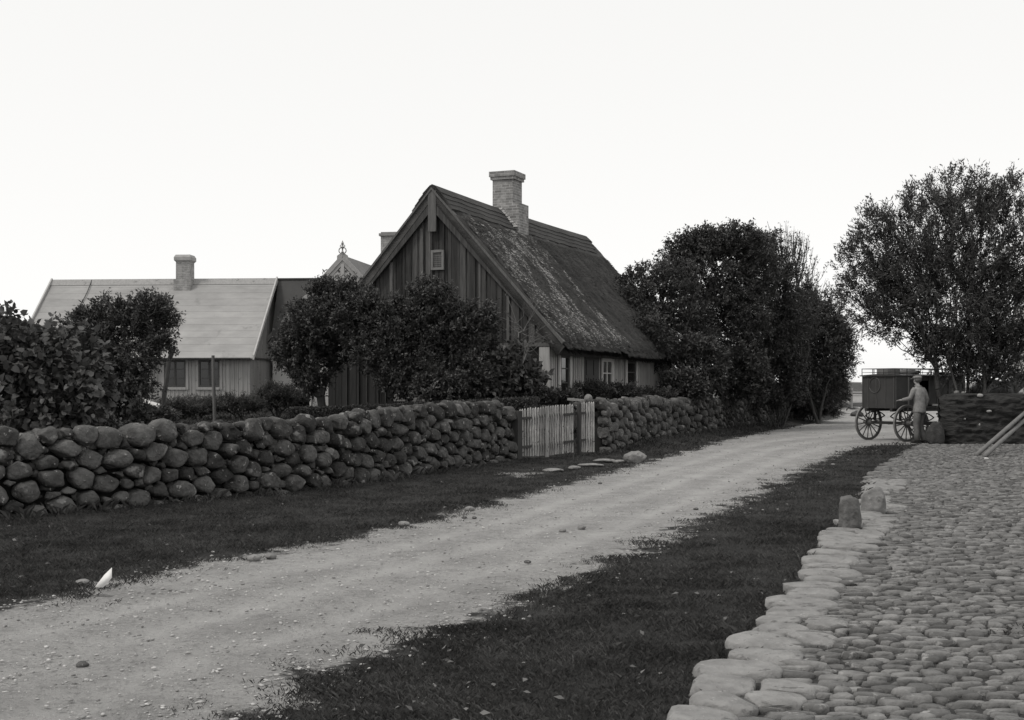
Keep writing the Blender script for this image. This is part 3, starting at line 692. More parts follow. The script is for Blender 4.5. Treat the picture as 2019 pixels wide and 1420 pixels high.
# thatch: thick slopes with lumps, rounded ridge and ragged eaves
SL = math.hypot(RH, ZR - ZE); ux, uz = RH / SL, -(ZR - ZE) / SL; nxx, nzz = -uz, ux     # down-slope and outward
TS = 4.72                                      # the old mossy part ends here
def thatch_h(t, s, sg):
    """height of the thatch surface above the board plane"""
    old = 0.10 * sstep(TS + .12, TS - .02, t) * sstep(.75, 1.0, s) if sg > 0 else 0
    lump = 0.07 * (fbm(t * 1.4, s * 0.9, 41) - .5) + 0.05 * (fbm(t * 6, s * 2.2, 43) - .5)
    base = 0.11 + 0.06 * sstep(0, .4, t) - .03
    edge = -0.10 * sstep(SL - .35, SL + .12, s)
    return base + old + lump + edge
for sg, nm in ((1, 'thatch'), (-1, 'thatch')):
    nt_, ns = 230, 110; tt = np.linspace(-.16, LEN + .15, nt_); ss = np.linspace(0, SL + .16, ns); T, S = np.meshgrid(tt, ss, indexing='ij')
    H = thatch_h(T, S, sg); H = H + 0.018 * (vn(T * 28, S * 5, 47) - .5)
    sag = -0.05 * np.sin(np.clip(T / LEN, 0, 1) * math.pi)
    X = sg * (S * ux + H * nxx); Z = ZR + S * uz + H * nzz + sag
    X = np.where(S < .02, sg * 0.0, X); Z = np.where(S < .02, ZR + .2 + sag, Z)
    SB = np.minimum(S, SL + .02); XB = sg * (SB * ux * 0.995); ZB = ZR - .14 + SB * uz + 0 * sag - .10 * sstep(SL - 1, SL, S)
    V = np.concatenate([np.stack([X, T, Z], -1).reshape(-1, 3), np.stack([XB, T, ZB], -1).reshape(-1, 3)]); n_ = nt_ * ns
    ii = np.arange(n_).reshape(nt_, ns); q = np.stack([ii[:-1, :-1], ii[:-1, 1:], ii[1:, 1:], ii[1:, :-1]], -1).reshape(-1, 4)
    if sg > 0: q = q[:, ::-1]
    rim = []
    for j in range(nt_ - 1): rim.append((ii[j, -1], ii[j, -1] + n_, ii[j + 1, -1] + n_, ii[j + 1, -1]))
    for j in range(ns - 1): rim.append((ii[0, j], ii[0, j + 1], ii[0, j + 1] + n_, ii[0, j] + n_)); rim.append((ii[-1, j], ii[-1, j] + n_, ii[-1, j + 1] + n_, ii[-1, j + 1]))
    th = mesh_np('thatch', V, [q, (q + n_)[:, ::-1], np.array(rim)], m_thatch if sg < 0 else m_thatch, cot, smooth=True)
    if sg < 0: continue
    th.data.materials.append(m_thatch2)
    mi = np.zeros(len(th.data.polygons), dtype=np.int32); cen = T[:-1, :-1].reshape(-1); mi[:len(q)] = (cen > TS).astype(int); th.data.polygons.foreach_set('material_index', mi)
    # straw and moss standing on the old part, straw along the eave
    r = np.random.RandomState(8)
    def tufts(name, n, t0, t1, s0, s1, dens, ln, wd, m, lift, parent):
        t = r.uniform(t0, t1, n); s = r.uniform(s0, s1, n); k = r.rand(n) < dens(t, s); t, s = t[k], s[k]; n = len(t)
        h = thatch_h(t, s, 1); L = r.uniform(.5, 1.3, n) * ln; Wd = r.uniform(.6, 1.5, n) * wd; a = r.normal(0, .22, n)
        sag = -0.05 * np.sin(np.clip(t / LEN, 0, 1) * math.pi)
        def pt(dt, ds, dh): S_, H_ = s + ds, h + dh; return np.stack([S_ * ux + H_ * nxx, t + dt, ZR + S_ * uz + H_ * nzz + sag], 1)
        v0 = pt(-Wd / 2, -L * .1, .0); v1 = pt(Wd / 2, -L * .1, .0); e = L * np.sin(a) + 0; g_ = L * np.cos(a); up = r.uniform(.3, 1, n) * lift
        v2 = pt(e + Wd * .25, g_, up); v3 = pt(e - Wd * .25, g_, up * .8)
        V = np.stack([v0, v1, v2, v3], 1).reshape(-1, 3); F = np.arange(4 * n).reshape(n, 4)
        return mesh_np(name, V, F, m, parent)
    streak = lambda t, s: sstep(.36, .54, fbm(t * 1.6 + s * .5, s * 1.1, 51, 5)) * sstep(.75, 1.5, s) * sstep(TS + .25 + .9 * sstep(3.0, 5, s), TS - .1 + .6 * sstep(3.0, 5, s), t) * (0.35 + .65 * sstep(.3, 1.2, t))
    tufts('straw', 60000, -.1, LEN + .05, .8, SL + .1, lambda t, s: np.where(t < TS, 1.0, .8), .15, .02, m_thatch, .055, th)['kind'] = 'stuff'
    tufts('moss', 75000, -.05, 7.4, .8, SL, lambda t, s: streak(t, s) * sstep(.3, .6, vn(t * 8, s * 3, 3)), .095, .03, m_moss, .05, th)['kind'] = 'stuff'
    tufts('eave_straw', 12000, -.1, LEN, SL - .15, SL + .14, lambda t, s: 1 + 0 * t, .2, .014, m_thatch, -.05, th)['kind'] = 'stuff'
# ridge cap: stepped courses of thatch
for k in range(4):
    S0 = .16 + .17 * k; mb = MB(); tt = np.linspace(-.14, LEN - .1 - .16 * k, 60)
    hh = .235 - .018 * k; V = []; 
    for t in tt:
        sag = -0.05 * math.sin(min(1, max(0, t / LEN)) * math.pi); j = 0.012 * math.sin(t * 5 + k) + rng.uniform(-.012, .012)
        top = ZR + .245 + sag - .001 * k
        V += [(-(S0 + j) * ux - hh * nxx, t, ZR + (S0 + j) * uz + hh * nzz + sag - .02), (-.07, t, top - .03), (0, t, top), (.07, t, top - .03), ((S0 + j) * ux + hh * nxx, t, ZR + (S0 + j) * uz + hh * nzz + sag - .02),
              ((S0 + j) * ux + (hh - .12) * nxx, t, ZR + (S0 + j) * uz + (hh - .12) * nzz + sag - .02), (-(S0 + j) * ux - (hh - .12) * nxx, t, ZR + (S0 + j) * uz + (hh - .12) * nzz + sag - .02)]
    n = 7; F = []
    for i in range(len(tt) - 1):
        for a in range(n): F.append((i * n + a, (i + 1) * n + a, (i + 1) * n + (a + 1) % n, i * n + (a + 1) % n))
    F.append(tuple(range(n))); F.append(tuple((len(tt) - 1) * n + n - 1 - a for a in range(n)))
    mb.add(V, F); mb.build('ridge_course', m_thatch2, cot, smooth=False)
# the gap where new thatch meets old, below the chimney
# chimney
ch = MB(); cx, cy = .14, 4.40; ch.bb(cx - .31, cx + .31, cy - .34, cy + .34, ZR - .7, ZR + 1.0)
chm = ch.build('chimney', m_brick, cot)
cb = MB(); cb.bb(cx - .2, cx + .50, cy - .375, cy + .375, ZR - 1.0, ZR + .32); cb.build('chimney_base', m_brick, chm)
cc = MB(); cc.bb(cx - .36, cx + .36, cy - .39, cy + .39, ZR + 1.0, ZR + 1.08); cc.bb(cx - .39, cx + .39, cy - .42, cy + .42, ZR + 1.082, ZR + 1.23)
cc.bb(cx - .34, cx + .34, cy - .37, cy + .37, ZR + 1.152, ZR + 1.2); cc.build('chimney_cap', m_brick, chm)
fl = MB()
for k in range(9):
    s = .02 + k * .085; fl.box((s * 1.0 * ux + .30 * nxx * .9 - .1, cy - .40 + .02 * math.sin(k * 2), ZR + s * uz + .30 * nzz - .02), (.10, .09, .05))
    fl.box((.5 + .02, cy - .36 + k * .09, ZR - .38 + .01 * math.sin(k * 3)), (.05, .075, .06))
fl.build('mortar_flashing', m_stucco, chm)
# ---------------------------------------------------------------- left house with felt roof
YAW = R(4.5)
lh = empty('felt_roofed_house', (-10.17, 48.0, .6), YAW * -1, 'long pale plank house with a felt strip roof and two dark windows', 'house')
# local: x to the right along the front, y away; front right corner at the origin
LL, DP, HE, HR = 9.15, 6.1, 2.02, 5.22
mb = MB(); x = -LL
while x < -.01:
    wdt = min(.17, -x); tm = x + wdt / 2; segs = [(-.2, HE + .1)]
    for a, b in ((-3.42, -2.55), (-2.05, -1.2)):
        if a - .01 < tm < b + .01: segs = [(-.2, .85), (1.93, HE + .1)]
    for z0, z1 in segs: mb.bb(x + .003, x + wdt - .003, jb(.003), .06, z0, z1); mb.bb(x - .018, x + .018, -.02, -.004, z0, z1)
    x += wdt
mb.build('front_boards', m_paleboard, lh)
for a, b in ((-3.42, -2.55), (-2.05, -1.2)):
    wo = casement(a, b, .88, 1.93, -.01, lh, m_frame_dark, nx=2, nz=3, fw=.07); t_ = MB()
    t_.bb(a - .1, a, -.04, -.005, .78, 2.0); t_.bb(b, b + .1, -.04, -.005, .78, 2.0); t_.bb(a, b, -.04, -.005, 1.93, 2.0); t_.bb(a, b, -.05, -.005, .78, .88); t_.build('window_trim', m_paleboard, wo)
mb = MB(); y = .06
sl2 = (HR - HE) / 3.05
while y < DP - .01:
    wdt = min(.16, DP - y); z = lambda q: HE + .1 + sl2 * min(q, 6.1 - q) - .12
    mb.bb(-.05, jb(.003), y + .003, y + wdt - .003, -.2, HE - .03)
    pa = [(y + .003, HE), (y + wdt - .003, HE), (y + wdt - .003, z(y + wdt)), (y + .003, z(y + .003))]; mb.prismx(pa, -.05, jb(.003))
    mb.bb(.004, .022, y - .016, y + .016, -.2, z(y) - .02); y += wdt
mb.build('gable_boards', m_paleboard, lh)
mb = MB(); mb.bb(.0, .08, .0, DP, HE - .03, HE + .02); mb.build('belt_board', m_frame_dark, lh)
mb = MB(); mb.bb(-LL, -.05, DP - .06, DP, -.2, HE + .1); mb.prismx([(0.06, -.2), (DP - .06, -.2), (DP - .06, HE + .1), (3.05, HR - .1), (.06, HE + .1)], -LL, -LL + .05); mb.build('rear_boards', m_paleboard, lh)
# felt in overlapping strips
def felt(side_):
    mb = MB(); n = 12; run, rise = 3.35, HR - HE + .3 * sl2 * .0
    for k in range(n):
        a0, a1 = k / n, (k + 1) / n
        def P(a): yy = -.3 + 3.35 * a; zz = HE - .02 + (HR - HE + .08) * a; return yy, zz
        y0, z0 = P(a0); y1, z1 = P(a1); lift = .03; tk = .014
        if side_ < 0: y0, y1 = 6.1 - y0, 6.1 - y1
        mb.prismx([(y0, z0 + tk), (y1, z1 + tk * .35), (y1, z1 - .03), (y0, z0 - .03)], -LL - .18, .2)
    return mb
felt(1).build('roof', m_felt, lh); felt(-1).build('roof', m_felt, lh)
mb = MB(); mb.prismx([(2.85, HR - .1), (3.05, HR + .16), (3.25, HR - .1)], -LL - .2, .2); mb.build('ridge_cap', m_paleboard, lh)
for xx_ in (.2, -LL - .26):
    for sd_ in (0, 1):
        P_ = [(-.34, HE - .08), (-.34, HE + .10), (3.05, HR + .22), (3.05, HR - .02)]
        if sd_: P_ = [(6.1 - a, b) for a, b in P_]
        mb = MB(); mb.prismx(P_, xx_, xx_ + .06); mb.build('verge_board', mat('verge_paint', .42, .7, .15, 6) if 'verge_paint' not in MATS else MATS['verge_paint'], lh)
mb = MB(); mb.bb(-LL - .1, .1, -.36, -.30, HE - .05, HE); mb.build('eave_board', m_frame_dark, lh)
ch = MB(); cx, cy = -3.62, 2.95; ch.bb(cx - .29, cx + .29, cy - .29, cy + .29, HR - .9, HR + .92); chm = ch.build('chimney', m_brick2, lh)
c2 = MB(); c2.bb(cx - .36, cx + .36, cy - .36, cy + .36, HR - 1.1, HR + .1); c2.build('chimney_base', m_brick2, chm)
c3 = MB(); c3.lathe([(.42, 0), (.5, .07), (.5, .2), (.42, .3)], (cx, cy, HR + .82), 4, Matrix.Rotation(R(45), 4, 'Z')); c3.build('chimney_cap', mat('chimney_cap', .33, .9, .2, 5), chm)
cbp = MB(); f_ = lambda a: (-LL + 1.5 + .05 * math.sin(a * 9), -.3 + 3.35 * (1 - a), HE + (HR - HE + .08) * (1 - a) + .06)
cbp.tube([f_(a) for a in np.linspace(0, .62, 12)], .018, 5); cbp.build('roof_rope', m_iron, lh)
# ---------------------------------------------------------------- villa with the fretwork gable
vl = empty('white_villa', (-6.78, 50.3, .6), R(-9) , 'white plastered house with fretwork gable and finial behind the cottage', 'house')
VW, VE, VR, VL = 3.1, 2.75, 6.15, 9.0
mb = MB(); mb.prism([(-VW, -.4), (VW, -.4), (VW, VE + .1), (0, VR - .15), (-VW, VE + .1)], 0, VL - .5); mb.build('plaster_wall', m_stucco, vl)
sv = (VR - VE) / (VW + .1)
for sg in (-1, 1):
    mb = MB(); e = VW + .35; mb.prism([(0, VR + .06), (sg * e, VR + .06 - e * sv * 1.0), (sg * e, VR - .06 - e * sv), (0, VR - .06)], -.35, VL); mb.build('roof', mat('grey_slate', .16, .8, .2, 4) if 'grey_slate' not in MATS else MATS['grey_slate'], vl)
    mb = MB(); mb.prism([(0, VR + .12), (sg * (e + .05), VR + .10 - e * sv), (sg * (e + .05), VR - .12 - e * sv), (0, VR - .14)], -.43, -.36)
    mb.prism([(0, VR - .145), (sg * e, VR - .125 - e * sv), (sg * (e - .16), VR - .14 - e * sv), (0, VR - .32)], -.40, -.36)
    mb.build('barge_board', mat('barge_paint', .30, .7, .15, 6) if 'barge_paint' not in MATS else MATS['barge_paint'], vl)
mbp = MATS['barge_paint']
# pierced gable panel: frame, post and scrolls
gt = MB(); zb_ = VR - 1.32; gt.bb(-1.12, 1.12, -.42, -.36, zb_ - .12, zb_); gt.bb(-.07, .07, -.42, -.36, zb_, VR - .3)
for sg in (-1, 1):
    gt.prism([(sg * .07, VR - .45), (sg * 1.02, zb_ + .02), (sg * 1.02, zb_ - .02), (sg * .07, zb_ + .0)], -.385, -.365)
g_ = gt.build('gable_ornament', mat('ornament_paint', .36, .7, .1, 6), vl)
for sg in (-1, 1):
    sc = MB()
    for (ox, oz, rr, t0, tw_) in ((.26, .22, .13, 0, 9), (.25, .52, .09, 2, 8), (.52, .17, .10, 1, -8), (.74, .10, .06, 0, 7), (.15, .72, .05, 0, 6), (.42, .38, .07, 3, 7)):
        pts = [(sg * (ox + rr * (1 - k / 16 * .8) * math.cos(t0 + k / 16 * tw_)), -.395, zb_ + oz + rr * (1 - k / 16 * .8) * math.sin(t0 + k / 16 * tw_)) for k in range(16)]
        sc.tube(pts, .018, 5)
    sc.build('scroll_fretwork', m_frame_dark, g_)
fn = MB(); fn.lathe([(.05, 0), (.05, .25), (.09, .3), (.04, .36), (.04, .5), (.11, .58), (.05, .66), (.035, .74), (.08, .8), (.0, 1.0)], (0, -.4, VR + .02), 8)
for sg in (-1, 1):
    pts = [(sg * (.05 + .15 * math.sin(a)), -.4, VR + .42 - .17 * math.cos(a)) for a in np.linspace(.1, 3.9, 12)]; fn.tube(pts, .03, 5)
    pts = [(sg * (.04 + .09 * math.sin(a)), -.4, VR + .68 - .07 * math.cos(a)) for a in np.linspace(.1, 3.6, 8)]; fn.tube(pts, .022, 5)
    fn.prism([(sg * .05, VR + .1), (sg * .3, VR - .12), (sg * .3, VR + .12), (sg * .05, VR + .3)], -.42, -.38)
fo = fn.build('finial', mbp, vl)
for v in fo.data.vertices: v.co = Vector((v.co.x * .75, v.co.y, VR - .05 + (v.co.z - VR) * .7))
wo = casement(-1.65, -1.05, .85, 1.9, -.03, vl, m_frame_dark, nx=2, nz=3, fw=.05); mb = MB(); mb.bb(-1.75, -.95, -.14, -.03, .76, .84); mb.build('window_sill', m_frame_dark, wo)
ch = MB(); ch.bb(.72 - .1, 1.5, 3.2, 4.0, VR - 1.5, VR + 1.25); chm = ch.build('chimney', m_brick2, vl); c2 = MB(); c2.bb(.55, 1.57, 3.13, 4.07, VR + 1.25, VR + 1.36); c2.bb(.62, 1.5, 3.2, 4.0, VR + 1.362, VR + 1.42); c2.build('chimney_cap', mat('lead_cap', .22, .7, .2, 5), chm)
# dark tarred wing between the two
dw = empty('tarred_roof_wing', (-10.17, 48.0, .6), YAW * -1, 'dark tarred roof wing between the pale plank house and the white villa', 'building')
mb = MB(); mb.bb(0.22, 6.4, 2.45, 6.0, -.3, 3.0); mb.build('wing_wall', m_stucco, dw)
mb = MB(); mb.prismx([(2.05, 2.9), (3.15, HR + .12), (3.15, HR + .02), (2.05, 2.78)], 0.27, 7.0); mb.prismx([(3.15, HR + .12), (6.6, 2.4), (6.6, 2.3), (3.15, HR + .02)], 0.27, 7.0); mb.build('roof', m_tar, dw)
mb = MB(); mb.bb(0.27, 7.0, 3.09, 3.21, HR + .10, HR + .16); mb.build('ridge_cap', m_tar, dw)
# ---------------------------------------------------------------- barn at the right edge
bn = empty('barn', (17.75, 44.0, 0), R(-24), 'low building with a pale roof partly seen at the right edge behind the horse', 'barn')
mb = MB(); mb.bb(.4, 9, 0, 5, 0, 1.95); mb.prismx([(0, 1.95), (5, 1.95), (2.5, 4.3)], .4, 9); mb.build('wall', m_white, bn)
mb = MB(); mb.prismx([(-.35, 1.84), (2.5, 4.5), (2.5, 4.4), (-.35, 1.74)], 0, 9.4); mb.prismx([(2.5, 4.5), (5.35, 1.84), (5.35, 1.74), (2.5, 4.4)], 0, 9.4); mb.build('roof', m_felt, bn)
mb = MB(); mb.bb(0, 9.4, -.45, -.36, 1.7, 1.78); mb.build('gutter', m_iron, bn)
# ---------------------------------------------------------------- picket gate
ga = np.array([0.10, 24.75]); gb = np.array([1.80, 26.95]); gd_ = gb - ga; gl = np.hypot(*gd_); grz = math.atan2(gd_[1], gd_[0])
gt = empty('picket_gate', (ga[0], ga[1], 0), grz, 'weathered white picket gate with dark posts between two stone walls', 'gate')
rng = np.random.RandomState(19)
zg = lambda x: hz(ga[0] + gd_[0] * x / gl, ga[1] + gd_[1] * x / gl)
mb = MB(); x = .08; n = 31
for k in range(n):
    x = .1 + (gl - .14) * k / (n - 1); top = 1.04 + .12 * x / gl + jb(.012); w_ = .036; z0 = zg(x) + .05
    if abs(x - gl * .36) < .05 or abs(x - gl * .75) < .06: continue
    ti = jb(.012)
    mb.add([(x - w_ / 2, -.012, z0), (x + w_ / 2, -.012, z0), (x + w_ / 2, .012, z0), (x - w_ / 2, .012, z0), (x - w_ / 2 + ti, -.012, top), (x + w_ / 2 + ti, -.012, top), (x + w_ / 2 + ti, .012, top), (x - w_ / 2 + ti, .012, top), (x + ti, -.012, top + .035), (x + ti, .012, top + .035)],
           [(0, 1, 5, 8, 4), (3, 7, 9, 6, 2), (1, 2, 6, 5), (0, 4, 7, 3), (5, 6, 9, 8), (4, 8, 9, 7), (0, 3, 2, 1)])
m_picket = mat('peeling_white_paint', .27, .8, .45, 9, .3, 30, .01, island=.35, stretch=(3, 3, .6), spots=(14, .6, .05, .08))
mb.build('picket_panel', m_picket, gt)
mb = MB(); mb.bb(gl * .36 - .05, gl * .36 + .05, -.03, -.005, zg(1) + .02, 1.12); mb.build('wide_picket', m_picket, gt)
m_post = mat('dark_post', .045, .9, .3, 6, .4, 20, .01, stretch=(4, 4, .6))
mb = MB(); mb.bb(-.07, .08, -.08, .08, -.1, 1.04); mb.build('gate_post', m_post, gt, bevel=.01)
mb = MB(); mb.bb(gl * .75 - .04, gl * .75 + .04, -.11, -.03, -.1, 1.17); mb.build('gate_post', m_post, gt, bevel=.01)
for z in (.28, .86):
    mb = MB(); mb.add([(0.08, .015, z), (gl, .015, z + .09), (gl, .05, z + .09), (.08, .05, z), (.08, .015, z + .06), (gl, .015, z + .15), (gl, .05, z + .15), (.08, .05, z + .06)], [(0, 3, 2, 1), (4, 5, 6, 7), (0, 1, 5, 4), (2, 3, 7, 6), (1, 2, 6, 5), (3, 0, 4, 7)]); mb.build('rail', m_post, gt)
    for a, b in ((.1, .45), (gl * .75 - .5, gl * .75 - .06), (gl * .75 + .06, gl * .75 + .3)):
        f = .09 * a / gl; g2 = .09 * b / gl
        mb = MB(); mb.add([(a, -.04, z + f), (b, -.04, z + g2), (b, -.014, z + g2), (a, -.014, z + f), (a, -.04, z + f + .045), (b, -.04, z + g2 + .045), (b, -.014, z + g2 + .045), (a, -.014, z + f + .045)], [(0, 3, 2, 1), (4, 5, 6, 7), (0, 1, 5, 4), (2, 3, 7, 6), (1, 2, 6, 5), (3, 0, 4, 7)]); mb.build('strap_hinge', m_iron, gt)
# round stone and plank on the wall end, curved iron on the near wall
q = D(1160, 786, 27.3); v, f = rock(np.random.RandomState(4), .095, .095, .1, 3, 3, .9); o = mesh_np('round_stone', v, f, m_bound, loc=tuple(q), smooth=True); tag(o, 'ball-shaped stone set on the wall end beside the gate', 'stone')
mb = MB(); a, b = D(1121, 787, 27.8), D(1158, 791, 27.5); mb.box((0, 0, 0), ((b - a).length, .12, .05)); o = mb.build('plank', m_greywood, None, tuple((a + b) / 2)); tag(o, 'short grey plank lying behind the gate beside the round stone', 'plank'); o.rotation_euler = (0, R(4), R(-40))
pts = [D(px, py, 24.2) for px, py in ((984, 868), (989, 880), (992, 893), (993, 903), (988, 907))]
o = MB().tube([p_ - pts[0] for p_ in pts], [.02, .035, .035, .03, .015], 6).build('curved_iron', m_iron, None, tuple(pts[0])); tag(o, 'curved dark iron strip leaning on the wall left of the gate', 'iron bar')
# posts, pipe, poles
def post(name, label, px, py0, py1, Y, r, m, lean=0):
    a, b = D(px, py0, Y), D(px + lean, py1, Y); z0 = hz(a.x, a.y); a.z = z0
    o = MB().tube([(0, 0, -.1), ((b.x - a.x) * .5, 0, (b.z - a.z) * .5), (b.x - a.x, 0, b.z - a.z)], [r, r * .95, r * .9], 8).build(name, m, None, tuple(a)); return tag(o, label, 'post')
post('garden_post', 'tall grey wooden post in front of the plank house window', 424, 830, 701, 30, .042, m_dimwood, -4)
post('garden_stake', 'thin white stake beside the villa wall under the bush', 612, 806, 752, 31, .035, m_white, 2)
a, b = D(262, 781, 24.0), D(316, 802, 23.6); o = MB().tube([(0, 0, 0), ((b - a) * .5 + Vector((0, 0, -.03))), b - a], [.055, .06, .05], 8).build('white_branch', m_white, None, tuple(a)); tag(o, 'peeled white branch propped aslant below the left trees', 'branch')
sp = D(262, 781, 24.0); gzz = hz(sp.x, sp.y)
a, b = D(291, 735, 24.5), D(309, 785, 24.4); o = MB().tube([(0, 0, 0), b - a], .06, 8).build('leaning_board', m_greywood, None, tuple(a)); tag(o, 'short dark plank leaning against the tree trunk by the plank house', 'plank')
for (px, py, qx, qy, lab) in ((1925, 902, 2019, 815, 'upper of two peeled poles leaning on the turf wall'), (1941, 904, 2019, 830, 'lower of two peeled poles leaning on the turf wall')):
    a2 = W(px, py); a = Vector((a2[0], a2[1], .05)); b = D(qx, qy, 30.6); dr = (b - a); end = a + dr * 1.62
    o = MB().tube([(0, 0, 0), (end - a) * .5, end - a], [.05, .047, .04], 10).build('leaning_pole', m_pole, None, tuple(a), smooth=True); tag(o, lab, 'pole', 'poles leaning on the turf wall')
p = W(1944, 907); boulder('loose_stone', 'white stone on the cobbles at the foot of the poles', p[0], p[1], .08, .05, .035, 92, m_white, 2)
# paper scrap
pp = W(205, 1163); o = mesh_np('paper_scrap', np.array([(-.06, 0, 0), (.0, -.02, .0), (.055, .01, .07), (.05, .03, .145), (-.005, .02, .09), (-.075, .01, -.004)]), [np.array([(0, 1, 2, 4)]), np.array([(2, 3, 4), (0, 4, 5)])], m_paper, loc=(pp[0], pp[1], hz(pp[0], pp[1]) + .015)); tag(o, 'torn white paper scrap caught at the grassy road edge', 'paper')
o.modifiers.new('thick', 'SOLIDIFY').thickness = .002
# ---------------------------------------------------------------- trees, bushes, hedge
def leaf_quads(P, Dv, L, Wd, rng, fold=0.25, big=False):
    """P base points, Dv directions, L lengths, Wd widths"""
    n = len(P); up = rng.normal(size=(n, 3)) * .75 + np.array([0, -.25, 1.0]); Dn = Dv / np.linalg.norm(Dv, axis=1)[:, None]
    sd_ = np.cross(Dn, up); sd_ /= np.linalg.norm(sd_, axis=1)[:, None] + 1e-9; nr = np.cross(sd_, Dn)
    L = L[:, None]; Wd = Wd[:, None]
    tip = P + Dn * L - nr * L * fold * rng.uniform(0, 1, (n, 1))
    if not big:
        a = P + Dn * L * .42 + sd_ * Wd / 2 + nr * Wd * .15; b = P + Dn * L * .42 - sd_ * Wd / 2 + nr * Wd * .15
        V = np.stack([P, a, tip, b], 1).reshape(-1, 3); return V, np.arange(4 * n).reshape(n, 4)
    c = nr * Wd * .16
    m0 = P + Dn * L * .12; a1 = P + Dn * L * .28 + sd_ * Wd * .46 + c; a2 = P + Dn * L * .68 + sd_ * Wd * .40 + c - nr * L * fold * .3; b1 = P + Dn * L * .28 - sd_ * Wd * .46 + c; b2 = P + Dn * L * .68 - sd_ * Wd * .40 + c - nr * L * fold * .3
    md = P + Dn * L * .5 - nr * L * fold * .1
    V = np.stack([m0, a1, a2, tip, b2, b1, md], 1).reshape(-1, 3); k = np.arange(n)[:, None] * 7
    return V, [np.concatenate([k + np.array([0, 6, 3, 2]) * 0 + np.array([0, 1, 2, 6]), k + np.array([6, 2, 3, 4]), k + np.array([0, 6, 4, 5])])]
def cones(A, B, ra, rb, n=5):
    d = B - A; d = d / (np.linalg.norm(d, axis=1)[:, None] + 1e-9); ref = np.where(np.abs(d[:, 2:3]) < .9, np.array([[0, 0, 1.0]]), np.array([[1.0, 0, 0]]))
    u = np.cross(d, ref); u /= np.linalg.norm(u, axis=1)[:, None]; v = np.cross(d, u); q = np.arange(n) * 2 * math.pi / n
    ring = u[:, None] * np.cos(q)[None, :, None] + v[:, None] * np.sin(q)[None, :, None]
    V = np.concatenate([A[:, None] + ring * ra[:, None, None], B[:, None] + ring * rb[:, None, None]], 1); m = len(A)
    k = np.arange(m)[:, None] * 2 * n; F = []
    for i in range(n): j = (i + 1) % n; F.append(np.concatenate([k + i, k + n + i, k + n + j, k + j], 1))
    return V.reshape(-1, 3), np.concatenate(F)
def skeleton(base, tips, rng, stems=1, spread=.3, rtip=.004, exp=.48, step=.22, rise=.6, stemh=.5, dw=.22):
    N = [np.array(base, float)]; par = [-1]
    base = np.array(base, float); tips = np.array(tips)
    cen = tips.mean(0)
    for k in range(stems):
        a = 2 * math.pi * (k + rng.uniform(0, .5)) / stems; p = base.copy(); last = 0; H = (cen[2] - base[2]) * stemh
        hd = (cen - base)[:2] / max(1e-3, cen[2] - base[2])
        nst = max(3, int(H / .25))
        for i in range(nst):
            st = H / nst; p = p + np.array([hd[0] * st + math.cos(a) * spread * st + rng.normal(0, .02), hd[1] * st + math.sin(a) * spread * st + rng.normal(0, .02), st]); N.append(p.copy()); par.append(last); last = len(N) - 1
    order = np.argsort(np.linalg.norm((tips - base) * np.array([1, 1, .8]), axis=1)); tipn = []
    NA = np.zeros((len(N) + len(tips) * 12, 3)); NA[:len(N)] = N; cnt = len(N); par = par + [0] * (len(NA) - len(par)); dist0 = np.zeros(len(NA))
    for i in range(1, cnt): dist0[i] = dist0[par[i]] + np.linalg.norm(NA[i] - NA[par[i]])
    for ti in order:
        t = tips[ti]; dv = t - NA[:cnt]; ds = np.linalg.norm(dv, axis=1)
        cost = ds + dw * dist0[:cnt] + rise * np.maximum(0, NA[:cnt, 2] - t[2] + .12 * ds) + 1e3 * (ds < .02)
        j = int(np.argmin(cost)); d = ds[j]; m = int(min(11, max(1, d / step))); a = NA[j]; pr = a - NA[par[j]] if j else np.array([0, 0, 1.0]); pr = pr / (np.linalg.norm(pr) + 1e-9)
        c1 = a + (pr * .5 + np.array([0, 0, .35])) * d * .45; last = j
        for k in range(1, m + 1):
            u = k / m; q = (1 - u) ** 2 * a + 2 * u * (1 - u) * c1 + u * u * t + (rng.normal(0, .02, 3) if k < m else 0)
            NA[cnt] = q; par[cnt] = last; dist0[cnt] = dist0[last] + d / m; last = cnt; cnt += 1
        tipn.append(last)
    w_ = np.zeros(cnt); w_[tipn] = 1
    for i in range(cnt - 1, 0, -1): w_[par[i]] += w_[i]
    r = rtip * np.maximum(w_, 1) ** exp; E = np.arange(1, cnt); pa = np.array(par[1:cnt])
    return NA[:cnt], E, pa, r, tipn
def in_blobs(blobs, n, rng, shell=.5, zfloor=None):
    vol = np.array([b[3] * b[4] * b[5] for b in blobs]) ** .8; pick = rng.choice(len(blobs), n, p=vol / vol.sum()); o = []
    for k in pick:
        b = blobs[k]; v = rng.normal(size=3); v /= np.linalg.norm(v); rr = rng.rand() ** shell
        o.append((b[0] + v[0] * b[3] * rr, b[1] + v[1] * b[4] * rr, b[2] + v[2] * b[5] * rr))
    return np.array(o)
